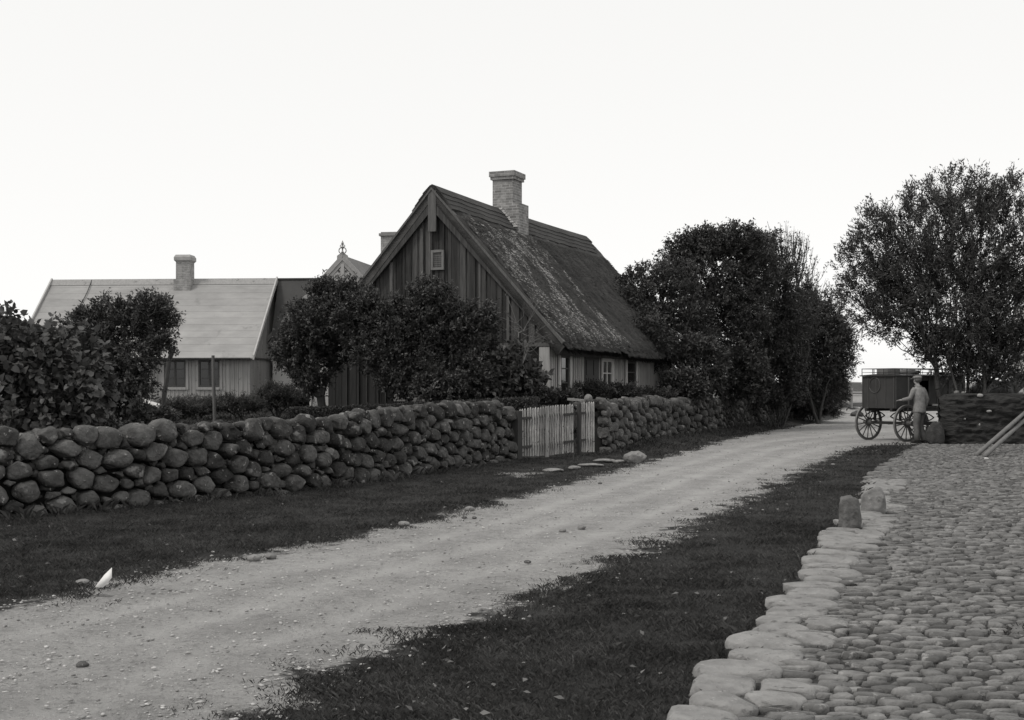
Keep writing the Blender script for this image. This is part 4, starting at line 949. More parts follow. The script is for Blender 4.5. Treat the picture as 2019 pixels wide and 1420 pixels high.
def plant(name, label, cat, base, blobs, tips=200, per=60, L=.08, Wd=.035, m=None, bark=None, stems=1, spread=.3, rtip=.004, exp=.48, spray=.28, up=.5, seed=1, shell=.45, group=None, big=False, nsides=5, crown='crown', trunk='trunk', twigs=3, out=.8, noleaf=0.0, rise=.6, stemh=.5, flop=1.0, sway=0.0, dw=.22):
    """base (x,y); blobs in world metres"""
    rng = np.random.RandomState(seed); z0 = hz(*base) - .08; B = np.array([base[0], base[1], z0]); root = empty(name, tuple(B), 0, label, cat, group)
    T = in_blobs(blobs, tips, rng, shell)
    NA, E, pa, r, tipn = skeleton(B, T, rng, stems, spread, rtip, exp, rise=rise, stemh=stemh, dw=dw)
    cen = np.array([np.mean([b[0] for b in blobs]), np.mean([b[1] for b in blobs]), np.mean([b[2] for b in blobs])])
    A_, B_, ra, rb = [NA[pa]], [NA[E]], [r[pa] * .98], [r[E]]
    ra[0] = np.minimum(ra[0], r[E] * 1.35)
    # twigs from every tip
    tp = NA[tipn]; n = len(tp); tw = []
    od = tp - cen; od /= np.linalg.norm(od, axis=1)[:, None] + 1e-9
    P0, P1, PD = [], [], []
    for k in range(twigs):
        d = od * out + rng.normal(size=(n, 3)) * .55 * flop + np.array([sway, 0, up]); d /= np.linalg.norm(d, axis=1)[:, None]; ln = spray * rng.uniform(.6, 1.4, (n, 1)); P0.append(tp); P1.append(tp + d * ln); PD.append(d)
    P0, P1, PD = map(np.concatenate, (P0, P1, PD))
    A_.append(P0); B_.append(P1); ra.append(np.full(len(P0), rtip * .8)); rb.append(np.full(len(P0), rtip * .35))
    V, F = cones(np.concatenate(A_), np.concatenate(B_), np.concatenate(ra), np.concatenate(rb), nsides)
    mesh_np(trunk, V - B, F, bark or m_bark, root, smooth=True)
    keep = rng.rand(len(P0)) >= noleaf; P0, P1, PD = P0[keep], P1[keep], PD[keep]
    q = max(1, per // twigs); m_ = len(P0)
    if m_ * q:
        u = rng.rand(m_, q, 1) ** .8 * 1.05; sc_ = spray * .22
        LP = (P0[:, None] * (1 - u) + P1[:, None] * u + rng.normal(size=(m_, q, 3)) * sc_ * (.35 + .3 * u)).reshape(-1, 3)
        LD = (PD[:, None] * .8 + rng.normal(size=(m_, q, 3)) * .6).reshape(-1, 3); ns = len(LP)
        V, F = leaf_quads(LP, LD, L * rng.uniform(.6, 1.3, ns), Wd * rng.uniform(.7, 1.3, ns), rng, .3, big)
        mesh_np(crown, V - B, F, m or m_leaf, root, smooth=False)
    return root
def bl(px, py, Y, rx, ry, dep=None):
    """ellipsoid seen at a photograph pixel, at depth Y, half sizes in photograph pixels"""
    p = D(px, py, Y); s = Y / FPX; return (p.x, p.y, p.z, rx * s, (dep if dep else rx * s * .8), ry * s)
# the willow-like tree on the right, by the turf wall
Yr = 33.9
plant('broad_tree', 'tall loose many-stemmed tree standing behind the turf wall by the wagon', 'tree', (12.3, 33.75),
      [bl(1870, 490, Yr, 130, 130), bl(1770, 520, Yr, 100, 120), bl(1960, 480, Yr, 120, 120), bl(2080, 520, Yr, 110, 150), bl(1720, 565, Yr, 75, 85), bl(1860, 600, Yr, 140, 100), bl(1985, 620, Yr, 120, 100), bl(1760, 620, Yr, 80, 50), bl(1880, 680, Yr, 75, 50), bl(1900, 400, Yr, 70, 65), bl(1690, 520, Yr - .3, 40, 60), bl(1970, 710, Yr, 70, 45), bl(1980, 400, Yr, 60, 50), bl(1830, 410, Yr, 60, 50), bl(1740, 450, Yr, 50, 45), bl(1820, 540, Yr, 100, 80), bl(1920, 560, Yr, 100, 90), bl(1665, 590, Yr, 30, 30), bl(1930, 690, Yr, 90, 55), bl(1885, 730, Yr, 50, 32), bl(2000, 680, Yr, 70, 60), bl(1900, 640, Yr, 110, 70), bl(1960, 735, Yr, 60, 26), bl(1840, 690, Yr, 45, 35), bl(1890, 735, Yr - .2, 45, 22)],
      tips=2500, per=36, L=.12, Wd=.033, m=m_leafw, stems=8, spread=.42, rtip=.0034, exp=.46, spray=.32, up=.6, seed=3, shell=.36, stemh=.3, dw=.75, rise=.3, flop=.8)
# trees beyond the cottage
plant('dense_tree', 'rounded dark tree touching the far end of the thatched roof', 'tree', (4.9, 39.8), [bl(1290, 610, 40.6, 80, 85), bl(1255, 585, 40.2, 40, 50), bl(1262, 650, 39.4, 50, 45), bl(1300, 690, 38.5, 45, 40), bl(1240, 600, 39.2, 30, 40), bl(1278, 660, 37.9, 48, 48), bl(1330, 560, 40.6, 50, 45), bl(1340, 650, 40.6, 70, 60)],
      tips=800, per=46, L=.10, Wd=.05, seed=11, shell=.38, dw=.4, group='trees beyond the cottage', spray=.26, stems=2)
plant('dense_tree', 'tallest dark tree behind the rounded one beside the cottage', 'tree', (6.3, 42.6), [bl(1400, 545, 43, 80, 90), bl(1370, 500, 43, 50, 40), bl(1460, 500, 43, 60, 50), bl(1430, 620, 43, 90, 80), bl(1340, 520, 43, 45, 50), bl(1450, 480, 43, 55, 32), bl(1400, 488, 43, 50, 32), bl(1490, 540, 43.5, 50, 60)],
      tips=1150, per=44, L=.10, Wd=.055, seed=12, shell=.38, dw=.4, group='trees beyond the cottage', spray=.3, stems=2)
plant('dense_tree', 'leafy tree with thin upper branches next to the tallest one', 'tree', (8.3, 44.6), [bl(1490, 600, 45, 70, 95), bl(1510, 530, 45, 50, 60), bl(1480, 680, 45, 90, 60), bl(1505, 495, 45, 45, 40), bl(1545, 570, 45, 50, 60), bl(1550, 640, 45, 60, 60)],
      tips=900, per=36, L=.10, Wd=.055, seed=13, shell=.38, dw=.5, group='trees beyond the cottage', spray=.32, stems=2, noleaf=.15)
plant('half_bare_tree', 'half-bare tree with upright leafless branches above the shrubs', 'tree', (9.9, 45.4), [bl(1560, 520, 46, 50, 60), bl(1530, 500, 46, 40, 45), bl(1595, 560, 46, 30, 50), bl(1560, 610, 46, 60, 50), bl(1580, 500, 46, 25, 35)],
      tips=240, per=10, L=.09, Wd=.045, seed=14, spray=.42, stems=7, spread=.35, rtip=.0085, exp=.4, noleaf=.55, up=1.6, out=.5, flop=.35, dw=.9, rise=.2, stemh=.45, twigs=3)
plant('wide_shrub_tree', 'wide low tree leaning over the far end of the stone wall', 'tree', (12.3, 49.5), [bl(1590, 680, 50, 75, 90), bl(1630, 700, 50, 50, 75), bl(1560, 720, 50, 80, 75), bl(1630, 770, 50, 38, 38), bl(1650, 660, 50, 28, 40), bl(1610, 610, 50, 40, 40), bl(1560, 640, 49, 50, 50), bl(1620, 660, 50, 60, 60), bl(1650, 710, 50, 38, 60), bl(1580, 610, 50, 45, 40)],
      tips=1400, per=42, L=.11, Wd=.045, seed=15, spray=.34, stems=5, shell=.38, dw=.6)
plant('roadside_shrub', 'small dense shrub at the bend where the road disappears', 'shrub', (18.2, 68), [bl(1655, 775, 68, 18, 22), bl(1640, 760, 68, 22, 30)], tips=90, per=60, L=.14, Wd=.08, seed=16, spray=.3, stems=3)
for k, (px, py, Y, rx, ry, lab) in enumerate([(1375, 720, 38.8, 55, 55, 'dark undergrowth shrub in front of the rounded tree trunk'), (1455, 730, 41.5, 60, 55, 'dark undergrowth shrub below the tallest tree'), (1530, 745, 45, 60, 50, 'dark undergrowth shrub below the half-bare tree'), (1345, 765, 37.2, 35, 22, 'low leafy shrub just above the wall beyond the cottage wall end'), (1600, 785, 52, 50, 30, 'low shrub over the end of the far wall')]):
    p = D(px, 800, Y); plant('undergrowth_shrub', lab, 'shrub', (p.x, p.y), [bl(px, py, Y, rx, ry), bl(px, py + ry * .6, Y, rx * 1.1, ry * .5)], tips=170, per=80, L=.11, Wd=.06, seed=30 + k, spray=.28, stems=5, spread=.5, group='shrubs under the trees')
# the two bushy trees before the gable
plant('garden_tree', 'dense dark garden tree before the gable, its crown over the hatch', 'tree', (-1.55, 28.9), [bl(860, 640, 28.8, 75, 65), bl(780, 650, 28.8, 70, 60), bl(925, 660, 28.8, 55, 60), bl(850, 590, 28.8, 50, 30), bl(740, 690, 28.6, 60, 45), bl(905, 725, 28.6, 60, 50), bl(730, 620, 28.8, 45, 40), bl(960, 630, 28.8, 25, 30), bl(820, 700, 28.6, 55, 35), bl(700, 640, 28.7, 45, 50), bl(780, 740, 28.4, 45, 35), bl(930, 750, 28.3, 50, 35), bl(860, 760, 28.2, 60, 30)],
      tips=1300, per=52, L=.078, Wd=.038, seed=21, shell=.4, spray=.2, stems=3, stemh=.35)
plant('garden_tree', 'dark garden tree hanging over the villa wall left of the gable', 'tree', (-4.45, 29.6), [bl(655, 620, 29.6, 60, 55), bl(600, 620, 29.6, 28, 25), bl(590, 680, 29.6, 42, 40), bl(640, 690, 29.6, 50, 40), bl(690, 590, 29.6, 45, 35), bl(600, 735, 29.6, 28, 24), bl(690, 660, 29.6, 50, 50), bl(640, 575, 29.6, 35, 18), bl(562, 700, 29.6, 22, 20), bl(620, 650, 29.2, 60, 50), bl(615, 745, 29.2, 36, 28), bl(590, 705, 29.2, 45, 35)],
      tips=900, per=48, L=.078, Wd=.038, seed=22, shell=.42, spray=.2, stems=2, stemh=.4)
plant('flowering_shrub', 'leafy shrub filling the lower gable in front of its window', 'shrub', (-1.5, 28.4), [bl(890, 765, 28.4, 70, 30), bl(815, 765, 28.4, 30, 24), bl(850, 735, 28.4, 40, 30)], tips=150, per=60, L=.08, Wd=.045, seed=23, stems=4, spread=.5, spray=.2)
plant('young_maple', 'young broad-leaved sapling at the right corner of the gable', 'tree', (.05, 28.6), [bl(1015, 720, 28.6, 40, 45), bl(1000, 755, 28.6, 50, 30), bl(1040, 760, 28.6, 30, 30)], tips=110, per=34, L=.13, Wd=.09, m=m_leafbig, seed=24, spray=.25, big=True, up=0, stems=2)
plant('bare_sapling', 'thin leafless pale sapling before the right side of the gable', 'tree', (.38, 28.3), [bl(1045, 620, 28.3, 35, 60), bl(1040, 680, 28.3, 45, 60), bl(1010, 600, 28.3, 20, 40)], tips=26, per=6, L=.07, Wd=.04, seed=25, spray=.4, rtip=.006, exp=.42, noleaf=.7, bark=m_barkpale, up=.9, stemh=.9, shell=.7, flop=.5)
# left foreground growth behind the wall
plant('broadleaf_bush', 'big-leaved bush at the left edge close behind the wall', 'bush', (-6.75, 16.2), [bl(60, 735, 16.2, 90, 60), bl(20, 700, 16.0, 60, 50), bl(110, 780, 16.0, 80, 55), bl(-40, 760, 16.2, 90, 80), bl(60, 680, 16.4, 70, 28), bl(150, 720, 16.6, 50, 45), bl(70, 820, 15.9, 110, 40), bl(20, 650, 16.2, 40, 14), bl(110, 660, 16.4, 26, 12), bl(180, 770, 16.6, 30, 50)],
      tips=420, per=24, L=.115, Wd=.08, m=m_leafbig, seed=26, spray=.24, big=True, stems=7, spread=.55, up=.15, rtip=.0035)
plant('garden_tree', 'twiggy small-leaved tree beside the big-leaved bush on the left', 'tree', (-6.2, 20.5), [bl(250, 625, 21, 65, 35), bl(300, 620, 21, 36, 35), bl(190, 655, 21, 45, 45), bl(235, 690, 21, 85, 55), bl(160, 700, 20.6, 60, 60), bl(300, 680, 21, 25, 35), bl(200, 740, 20.6, 80, 60), bl(260, 770, 20.6, 45, 45), bl(180, 640, 21, 40, 30), bl(215, 770, 20.4, 70, 45), bl(335, 640, 21, 14, 22), bl(270, 735, 20.6, 30, 35)],
      tips=900, per=58, L=.058, Wd=.03, seed=27, spray=.17, stems=4, spread=.5, bark=m_barkpale, rtip=.0035)
plant('slim_tree', 'slim tree with two trunks before the plank house window', 'tree', (-7.05, 24.6), [bl(322, 630, 24.6, 16, 40), bl(318, 600, 24.6, 14, 16), bl(333, 680, 24.6, 12, 20)], tips=60, per=24, L=.06, Wd=.03, seed=28, spray=.16, stems=2, spread=.05, stemh=.8, rtip=.007)
low = [(395, 808, 40, 45, 12, 'feathery low shrub under the plank house window'), (470, 803, 41, 50, 14, 'feathery low shrub right of the tall grey post'), (545, 788, 42, 38, 22, 'feathery shrub at the corner of plank house and villa'), (345, 815, 36, 40, 14, 'dark feathery shrub beside the white branch'), (585, 795, 43, 22, 14, 'small feathery shrub before the villa wall')]
for k, (px, py, Y, rx, ry, lab) in enumerate(low):
    p = D(px, 800, Y); plant('heath_shrub', lab, 'shrub', (p.x, p.y), [bl(px, py, Y, rx, ry)], tips=150, per=70, L=.11, Wd=.02, m=m_heath, seed=60 + k, spray=.24, up=1.0, stems=8, spread=.5, group='feathery shrubs before the plank house', out=.6, flop=.7)
for k, (px, py, Y, rx, ry, lab) in enumerate([(1105, 788, 29.6, 40, 8, 'low shrub at the cottage corner behind the gate'), (1170, 774, 31.3, 35, 14, 'rose-like shrub under the cottage door'), (1225, 776, 33, 40, 12, 'low shrub under the small white window'), (1290, 782, 35.6, 40, 8, 'low weedy shrub before the last cottage door'), (1065, 785, 28.4, 25, 13, 'low shrub behind the left gate post')]):
    p = D(px, 790, Y); g_ = p.copy(); plant('border_shrub', lab, 'shrub', (p.x, p.y), [bl(px, py, Y, rx, ry, .35)], tips=110, per=54, L=.06, Wd=.03, m=m_heath if k % 2 else m_hedge, seed=80 + k, spray=.16, up=.8, stems=6, spread=.5, group='shrubs along the cottage front')
for k, (px, py, lab) in enumerate([(170, 840, 'leafy weed patch behind the wall below the twiggy tree'), (290, 835, 'leafy weed patch on the wall top left of centre')]):
    p = D(px, py, 18.5 + k * 2); plant('weed_patch', lab, 'weeds', (p.x, p.y), [bl(px, py - 6, p.y, 55, 18, .4)], tips=70, per=28, L=.08, Wd=.05, m=m_leafbig, seed=95 + k, spray=.15, stems=5, spread=.7, up=.4)
# clipped hedge in front of the gable
r = np.random.RandomState(6); a, b = D(575, 812, 28.4), D(1060, 800, 26.9); n = 34000
u = r.rand(n); side_ = r.rand(n)
top = np.interp(u, [0, .25, 1], [.62, .66, .86]); hw = .28
dx, dy = (b.x - a.x), (b.y - a.y); ln = math.hypot(dx, dy); nx2, ny2 = -dy / ln, dx / ln
v = np.where(side_ < .5, r.uniform(-hw, hw, n), np.where(r.rand(n) < .75, -hw, hw) + r.normal(0, .02, n)); hh = np.where(side_ < .5, top + r.normal(0, .018, n), r.rand(n) * top)
X = a.x + dx * u + nx2 * v * -1; Y = a.y + dy * u - ny2 * v * -1 * -1
X = a.x + dx * u + nx2 * v; Y = a.y + dy * u + ny2 * v; G = height(X, Y)
hroot = empty('hedge', (a.x, a.y, hz(a.x, a.y)), 0, 'low clipped dark hedge running in front of the cottage gable', 'hedge'); o3 = np.array([a.x, a.y, hz(a.x, a.y)])
DV = r.normal(size=(n, 3)) + np.array([0, -.3, .8]); Vh, Fh = leaf_quads(np.stack([X, Y, G + hh], 1), DV, r.uniform(.03, .06, n), r.uniform(.015, .03, n), r)
mesh_np('hedge_leaves', Vh - o3, Fh, m_hedge, hroot)
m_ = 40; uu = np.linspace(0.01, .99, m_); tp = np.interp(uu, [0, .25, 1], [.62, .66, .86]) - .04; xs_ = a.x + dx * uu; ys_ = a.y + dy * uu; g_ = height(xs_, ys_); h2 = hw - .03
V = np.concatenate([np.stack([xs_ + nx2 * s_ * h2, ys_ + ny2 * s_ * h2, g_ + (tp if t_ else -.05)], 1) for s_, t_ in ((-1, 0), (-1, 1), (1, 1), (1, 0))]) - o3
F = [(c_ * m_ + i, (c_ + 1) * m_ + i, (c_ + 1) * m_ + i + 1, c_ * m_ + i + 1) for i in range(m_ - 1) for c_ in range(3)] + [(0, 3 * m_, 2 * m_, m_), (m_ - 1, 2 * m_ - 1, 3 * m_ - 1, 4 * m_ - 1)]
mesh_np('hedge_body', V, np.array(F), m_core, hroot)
# ---------------------------------------------------------------- grass, weeds, gravel
def blades(name, n, xr, yr, ok, hmin, hmax, wd, m, seed, power=1.0):
    r = np.random.RandomState(seed); y = yr[0] * (yr[1] / yr[0]) ** (r.rand(n) ** power); x = r.uniform(0, 1, n)
    lo = np.maximum(xr[0], -.4142 * y - 1.2); hi = np.minimum(xr[1], .4142 * y + 1.2); x = lo + (hi - lo) * x
    cov = ok(x, y); k = cov > r.rand(n); x, y, cov = x[k], y[k], cov[k]; n = len(x); z = height(x, y) - .004
    clump = vn(x * 5, y * 5, 71); sc_ = (0.9 + .035 * np.maximum(0, y - 8)); h = r.uniform(hmin, hmax, n) * (.55 + .9 * clump) * (.45 + .55 * np.clip(cov * 1.3, 0, 1)); w_ = wd * sc_ * r.uniform(.7, 1.4, n)
    a = r.uniform(0, 2 * math.pi, n); b = a + r.normal(0, 1.0, n) + 1.5; lean = r.uniform(.25, 1.15, n) * h
    cx_, sx_ = np.cos(a) * w_ / 2, np.sin(a) * w_ / 2; lx, ly = np.cos(b) * lean, np.sin(b) * lean
    V = np.stack([np.stack([x - cx_, y - sx_, z], 1), np.stack([x + cx_, y + sx_, z], 1), np.stack([x + cx_ * .7 + lx * .4, y + sx_ * .7 + ly * .4, z + h * .6], 1), np.stack([x + lx, y + ly, z + h * .8], 1)], 1).reshape(-1, 3)
    o = mesh_np(name, V, np.arange(4 * n).reshape(n, 4), m); return tag(o, kind='stuff')
def grassy(x, y):
    P = np.stack([x, y], 1); rd_ = road_d(P); g = garden_d(P); c = -seg_dist(P, COB_L)[0]
    q = np.clip(.5 + rd_ * .9, -.3, 1.3); q = np.maximum(q, .38 * np.exp(-(((x - .1) / .8) ** 2 + ((y - 21.6) / 1.3) ** 2)))
    f = sstep(.82, .28, q + (fbm(x * 3.2, y * 3.2, 73, 5) - .5) * 1.15)
    f = f * (g < .05) * np.where((c > .02) & (y < 32.4), 0.0, 1.0) * (1 - .6 * sstep(.5, .75, fbm(x * 1.4, y * 1.4, 75)))
    return f * np.where((x > 10.8) & (y > 31.4), 0, 1)
blades('verge_grass', 700000, (-14, 12), (5.2, 31.5), grassy, .014, .05, .0038, m_grass, 1, .8)
blades('far_verge_grass', 70000, (-2, 26), (27, 66), grassy, .03, .10, .012, m_grass, 2)
tl = lambda x, y: (np.abs(garden_d(np.stack([x, y], 1)) + .48) < .16) * sstep(.35, .6, vn(x * 2, y * 2, 9)) * 1.0
blades('long_grass', 90000, (-14, 20), (12, 58), tl, .06, .17, .007, m_grass, 4)
ed = lambda x, y: (np.abs(-seg_dist(np.stack([x, y], 1), COB_L)[0] - .06) < .13) * sstep(.4, .65, vn(x * 3, y * 3, 19))
blades('edge_grass', 50000, (-1, 12), (5.2, 31), ed, .03, .09, .006, m_grass, 5)
cobg = lambda x, y: (-seg_dist(np.stack([x, y], 1), COB_L)[0] > .2) * sstep(.66, .8, fbm(x * 1.3, y * 1.3, 20)) * (y < 31)
blades('joint_grass', 90000, (0, 14), (5.2, 31), cobg, .02, .06, .006, m_grass, 6)
gg = lambda x, y: (garden_d(np.stack([x, y], 1)) > .35) * 1.0
blades('garden_grass', 90000, (-26, 6), (14, 56), gg, .05, .14, .02, m_grass, 7)
# pale fallen leaves and flints in the grass, pebbles of the road
def pebbles(name, n, ok, s0, s1, m, seed, yr=(5.3, 60), flat=.5):
    r = np.random.RandomState(seed); y = yr[0] * (yr[1] / yr[0]) ** r.rand(n); x = (r.rand(n) * 2 - 1) * (.4142 * y + .5); k = ok(x, y) > r.rand(n); x, y = x[k], y[k]; n = len(x)
    v0, f0 = ICO[1]; s = s0 + (s1 - s0) * r.rand(n) ** 3.5; s = s * (1 + .02 * y); z = height(x, y)
    v = v0[None] * (1 + .3 * r.uniform(-1, 1, (n, len(v0), 1))) * np.stack([s * r.uniform(.8, 1.6, n), s, s * flat], 1)[:, None]; a = r.uniform(0, 3.1, n); ca, sa = np.cos(a)[:, None], np.sin(a)[:, None]
    v = np.stack([v[..., 0] * ca - v[..., 1] * sa + x[:, None], v[..., 0] * sa + v[..., 1] * ca + y[:, None], v[..., 2] + z[:, None] + .004], -1)
    F = (f0[None] + (np.arange(n) * len(v0))[:, None, None]).reshape(-1, 3); return tag(mesh_np(name, v.reshape(-1, 3), F, m, smooth=True), kind='stuff')
m_peb = mat('road_pebble', .34, .8, .2, 5, island=.55); m_pebp = mat('pale_pebble', .36, .8, .2, 5, island=.2)
rdm = lambda x, y: sstep(-.35, .1, road_d(np.stack([x, y], 1)))
edge_rd = lambda x, y: np.exp(-(road_d(np.stack([x, y], 1)) / .45) ** 2) * (1 - .6 * (garden_d(np.stack([x, y], 1)) > -3.0)) * (y < 60)
pebbles('road_gravel', 50000, lambda x, y: rdm(x, y) * (.2 + .8 * vn(x * 1.5, y * 1.5, 91)), .003, .012, m_peb, 11)
pebbles('pale_gravel', 9000, lambda x, y: edge_rd(x, y) * .7 + .07 * rdm(x, y), .004, .015, m_pebp, 12, (5.3, 40))
pebbles('flints_in_grass', 220, lambda x, y: grassy(x, y) * (x > -1.5) * .25, .01, .035, m_pebp, 13, (5.3, 30))
r = np.random.RandomState(15); n = 1200; y = 5.3 * (28 / 5.3) ** r.rand(n); x = (r.rand(n) * 2 - 1) * (.4142 * y + .5); k = grassy(x, y) > r.rand(n) * 1.6; x, y = x[k], y[k]; n = len(x)
Vq, Fq = leaf_quads(np.stack([x, y, height(x, y) + .03], 1), r.normal(size=(n, 3)) * np.array([1, 1, .3]), r.uniform(.03, .06, n), r.uniform(.015, .03, n), r)
tag(mesh_np('fallen_leaves', Vq, Fq, mat('dry_leaf', .10, .8, .3, 5, island=.5)), kind='stuff')
# ---------------------------------------------------------------- wagon
def ring(mb, c, R_, w_, t_, n=40):
    """ring around the y axis at c: outer radius R_, radial thickness t_, width w_"""
    n0 = len(mb.v)
    for k in range(n):
        q = 2 * math.pi * k / n
        for (rr, yy) in ((R_, -w_ / 2), (R_, w_ / 2), (R_ - t_, w_ / 2), (R_ - t_, -w_ / 2)): mb.v.append((c[0] + rr * math.cos(q), c[1] + yy, c[2] + rr * math.sin(q)))
    for k in range(n):
        a, b = n0 + 4 * k, n0 + 4 * ((k + 1) % n)
        for i in range(4): j = (i + 1) % 4; mb.f.append((a + i, a + j, b + j, b + i))
    return mb
def wheel(parent, x, y, r, sg):
    mb = MB(); ring(mb, (x, y, r), r - .012, .045, .055)
    for k in range(14):
        q = 2 * math.pi * (k + .3) / 14; a = Vector((x + .05 * math.cos(q), y, r + .05 * math.sin(q))); b = Vector((x + (r - .05) * math.cos(q), y, r + (r - .05) * math.sin(q))); mb.tube([a, (a + b) / 2, b], [.021, .015, .017], 6, False)
    wo = mb.build('wheel', m_wheel, parent, smooth=False)
    t = ring(MB(), (x, y, r), r, .05, .014).build('tyre', m_tyre, wo)
    h = MB(); h.lathe([(.045, -.13), (.075, -.05), (.08, .05), (.05, .12), (.045, .17)], (x, y, r), 12, Matrix.Rotation(R(90 * (1 if sg < 0 else -1)), 4, 'X')); h.build('hub', m_wheel, wo)
wg = empty('wagon', (10.45, 34.4, 0), R(30), 'dark closed delivery wagon with spoked wheels and a roof rail', 'wagon')
x0, x1, yh, z0, z1 = -.36, 2.45, .60, .92, 1.80
mb = MB()
mb.bb(x0, x0 + .04, -yh, yh, z0, z1); mb.bb(x0 + .04, x1, yh - .03, yh, z0, z1); mb.bb(x1 - .04, x1, -yh, yh - .03, z0 + .1, z1)
mb.bb(x0 + .04, .18, -yh, -yh + .03, z0, z1); mb.bb(.18, .98, -yh, -yh + .03, z1 - .12, z1); mb.bb(.98, x1 - .04, -yh, -yh + .03, z0 + .11, z1); mb.bb(x0 + .04, x1 - .04, -yh + .03, yh - .03, z0 + .01, z0 + .05)
mb.build('body', m_wagon, wg)
mb = MB(); mb.prismx([(-yh - .05, z1 + .002), (yh + .05, z1 + .002), (yh + .05, z1 + .03), (0, z1 + .065), (-yh - .05, z1 + .03)], x0 - .05, x1 + .05); mb.build('roof', m_wagon, wg)
m_mould = mat('wagon_mould', .085, .5, .2, 6)
for yy in (-yh + .02, -.28, .05, .35, yh - .04): MB().bb(x0 - .016, x0 - .004, yy, yy + .02, z0, z1).build('moulding', m_mould, wg)
for xx in (x0 + .02, .12, .98, 1.28, 1.75, 2.35): MB().bb(xx, xx + .03, -yh - .014, -yh, z0 + (.11 if xx > .9 else 0), z1).build('moulding', m_mould, wg)
ov = MB(); pts = [(x0 - .014, .12 + .20 * math.cos(a), 1.56 + .21 * math.sin(a)) for a in np.linspace(0, 2 * math.pi, 25)]; ov.tube(pts, .012, 5, False); ov.build('oval_moulding', MATS['wagon_mould'], wg)
mb = MB(); mb.bb(.145, .175, -yh - .02, -yh - .001, z0, z1 - .02); mb.build('door_post', m_greywood, wg)
dr = MB(); dr.bb(.18, .62, -yh + .035, -yh + .055, z0 + .06, z1 - .13); dr.bb(.24, .56, -yh + .028, -yh + .035, z0 + .35, z1 - .2); d_ = dr.build('door', m_wagon, wg); k_ = MB(); k_.box((.57, -yh + .02, 1.35), (.02, .03, .09)); k_.build('handle', m_iron, d_)
mb = MB(); mb.bb(x0, x1, -.5, -.42, z0 - .09, z0 - .005); mb.bb(x0, x1, .42, .5, z0 - .09, z0 - .005); mb.bb(-.04, .04, -.64, .64, .47, .55); mb.bb(1.96, 2.04, -.64, .64, .40, .46); mb.bb(.04, 1.96, -.035, .035, .46, .52)
mb.bb(.98, x1, -yh + .0, -yh + .03, z0 + .09, z0 + .105)
for xx, zz in ((0, .55), (2.0, .46)):
    for yy in (-.46, .46):
        for s_ in (0, 1):
            pts = [(xx + q * .38, yy, zz + .05 + (.13 * (1 - (q) ** 2) + .10 if s_ else .10 - .10 * (1 - q * q)) ) for q in np.linspace(-1, 1, 9)]; mb.tube(pts, .018, 5)
        mb.bb(xx - .03, xx + .03, yy - .025, yy + .025, zz + .02, z0 - .09)
mb.build('undercarriage', m_iron, wg)
for yy, s_ in ((-.70, -1), (.70, 1)): wheel(wg, 0.0, yy, .51, s_); wheel(wg, 2.0, yy, .43, s_)
mb = MB(); zr = z1 + .21
cor = [(x0, -yh), (x0, yh), (x1, yh), (x1, -yh)]
for zz in (zr, zr - .10): 
    for i in range(4): a, b = cor[i], cor[(i + 1) % 4]; mb.tube([(a[0], a[1], zz), (b[0], b[1], zz)], .011 if zz == zr else .006, 5)
for xx in np.linspace(x0, x1, 7):
    for yy in (-yh, yh): mb.tube([(xx, yy, z1 + .02), (xx, yy, zr + .01)], .011, 5)
for yy in (-.2, .2): mb.tube([(x0, yy, z1 + .03), (x0, yy, zr + .01)], .011, 5); mb.tube([(x1, yy, z1 + .03), (x1, yy, zr + .01)], .011, 5)
mb.build('roof_rail', m_iron, wg)
for yy in (-.33, .33):
    mb = MB(); mb.tube([(2.35, yy, .72), (2.9, yy * 1.05, .85), (3.9, yy, 1.02), (4.75, yy * .9, 1.06)], .025, 7); mb.build('shaft', m_wheel, wg)
def wpt(x, y, z): c, s = math.cos(R(30)), math.sin(R(30)); return (10.45 + x * c - y * s, 34.4 + x * s + y * c, z)
mb = MB(); mb.bb(-.24, .24, -.2, .2, 0, .16)
for zz in (.03, .09): mb.bb(-.245, .245, -.206, -.2, zz, zz + .04)
o = mb.build('wooden_crate', m_greywood, None, wpt(-.02, -.05, z1 + .055), rz=R(30)); tag(o, 'flat pale crate riding on the rear of the wagon roof', 'crate')
r = np.random.RandomState(2); v, f = rock(r, .38, .3, .09, 4, 3, .8, .25); v[:, 2] += .05 * (fbm(v[:, 0] * 7, v[:, 1] * 7, 3) - .5); o = mesh_np('canvas_bundle', v, f, mat('canvas', .33, .95, .15, 6), loc=wpt(.95, .1, z1 + .11), smooth=True); tag(o, 'crumpled pale canvas heap in the middle of the wagon roof', 'canvas'); o.rotation_euler = (0, 0, R(20))
v, f = rock(r, .35, .16, .05, 3, 4, .7, .2); o = mesh_np('dark_bundle', v, f, m_iron, loc=wpt(1.95, -.25, z1 + .085), smooth=True); tag(o, 'low dark bundle at the front of the wagon roof', 'bundle'); o.rotation_euler = (0, 0, R(30))
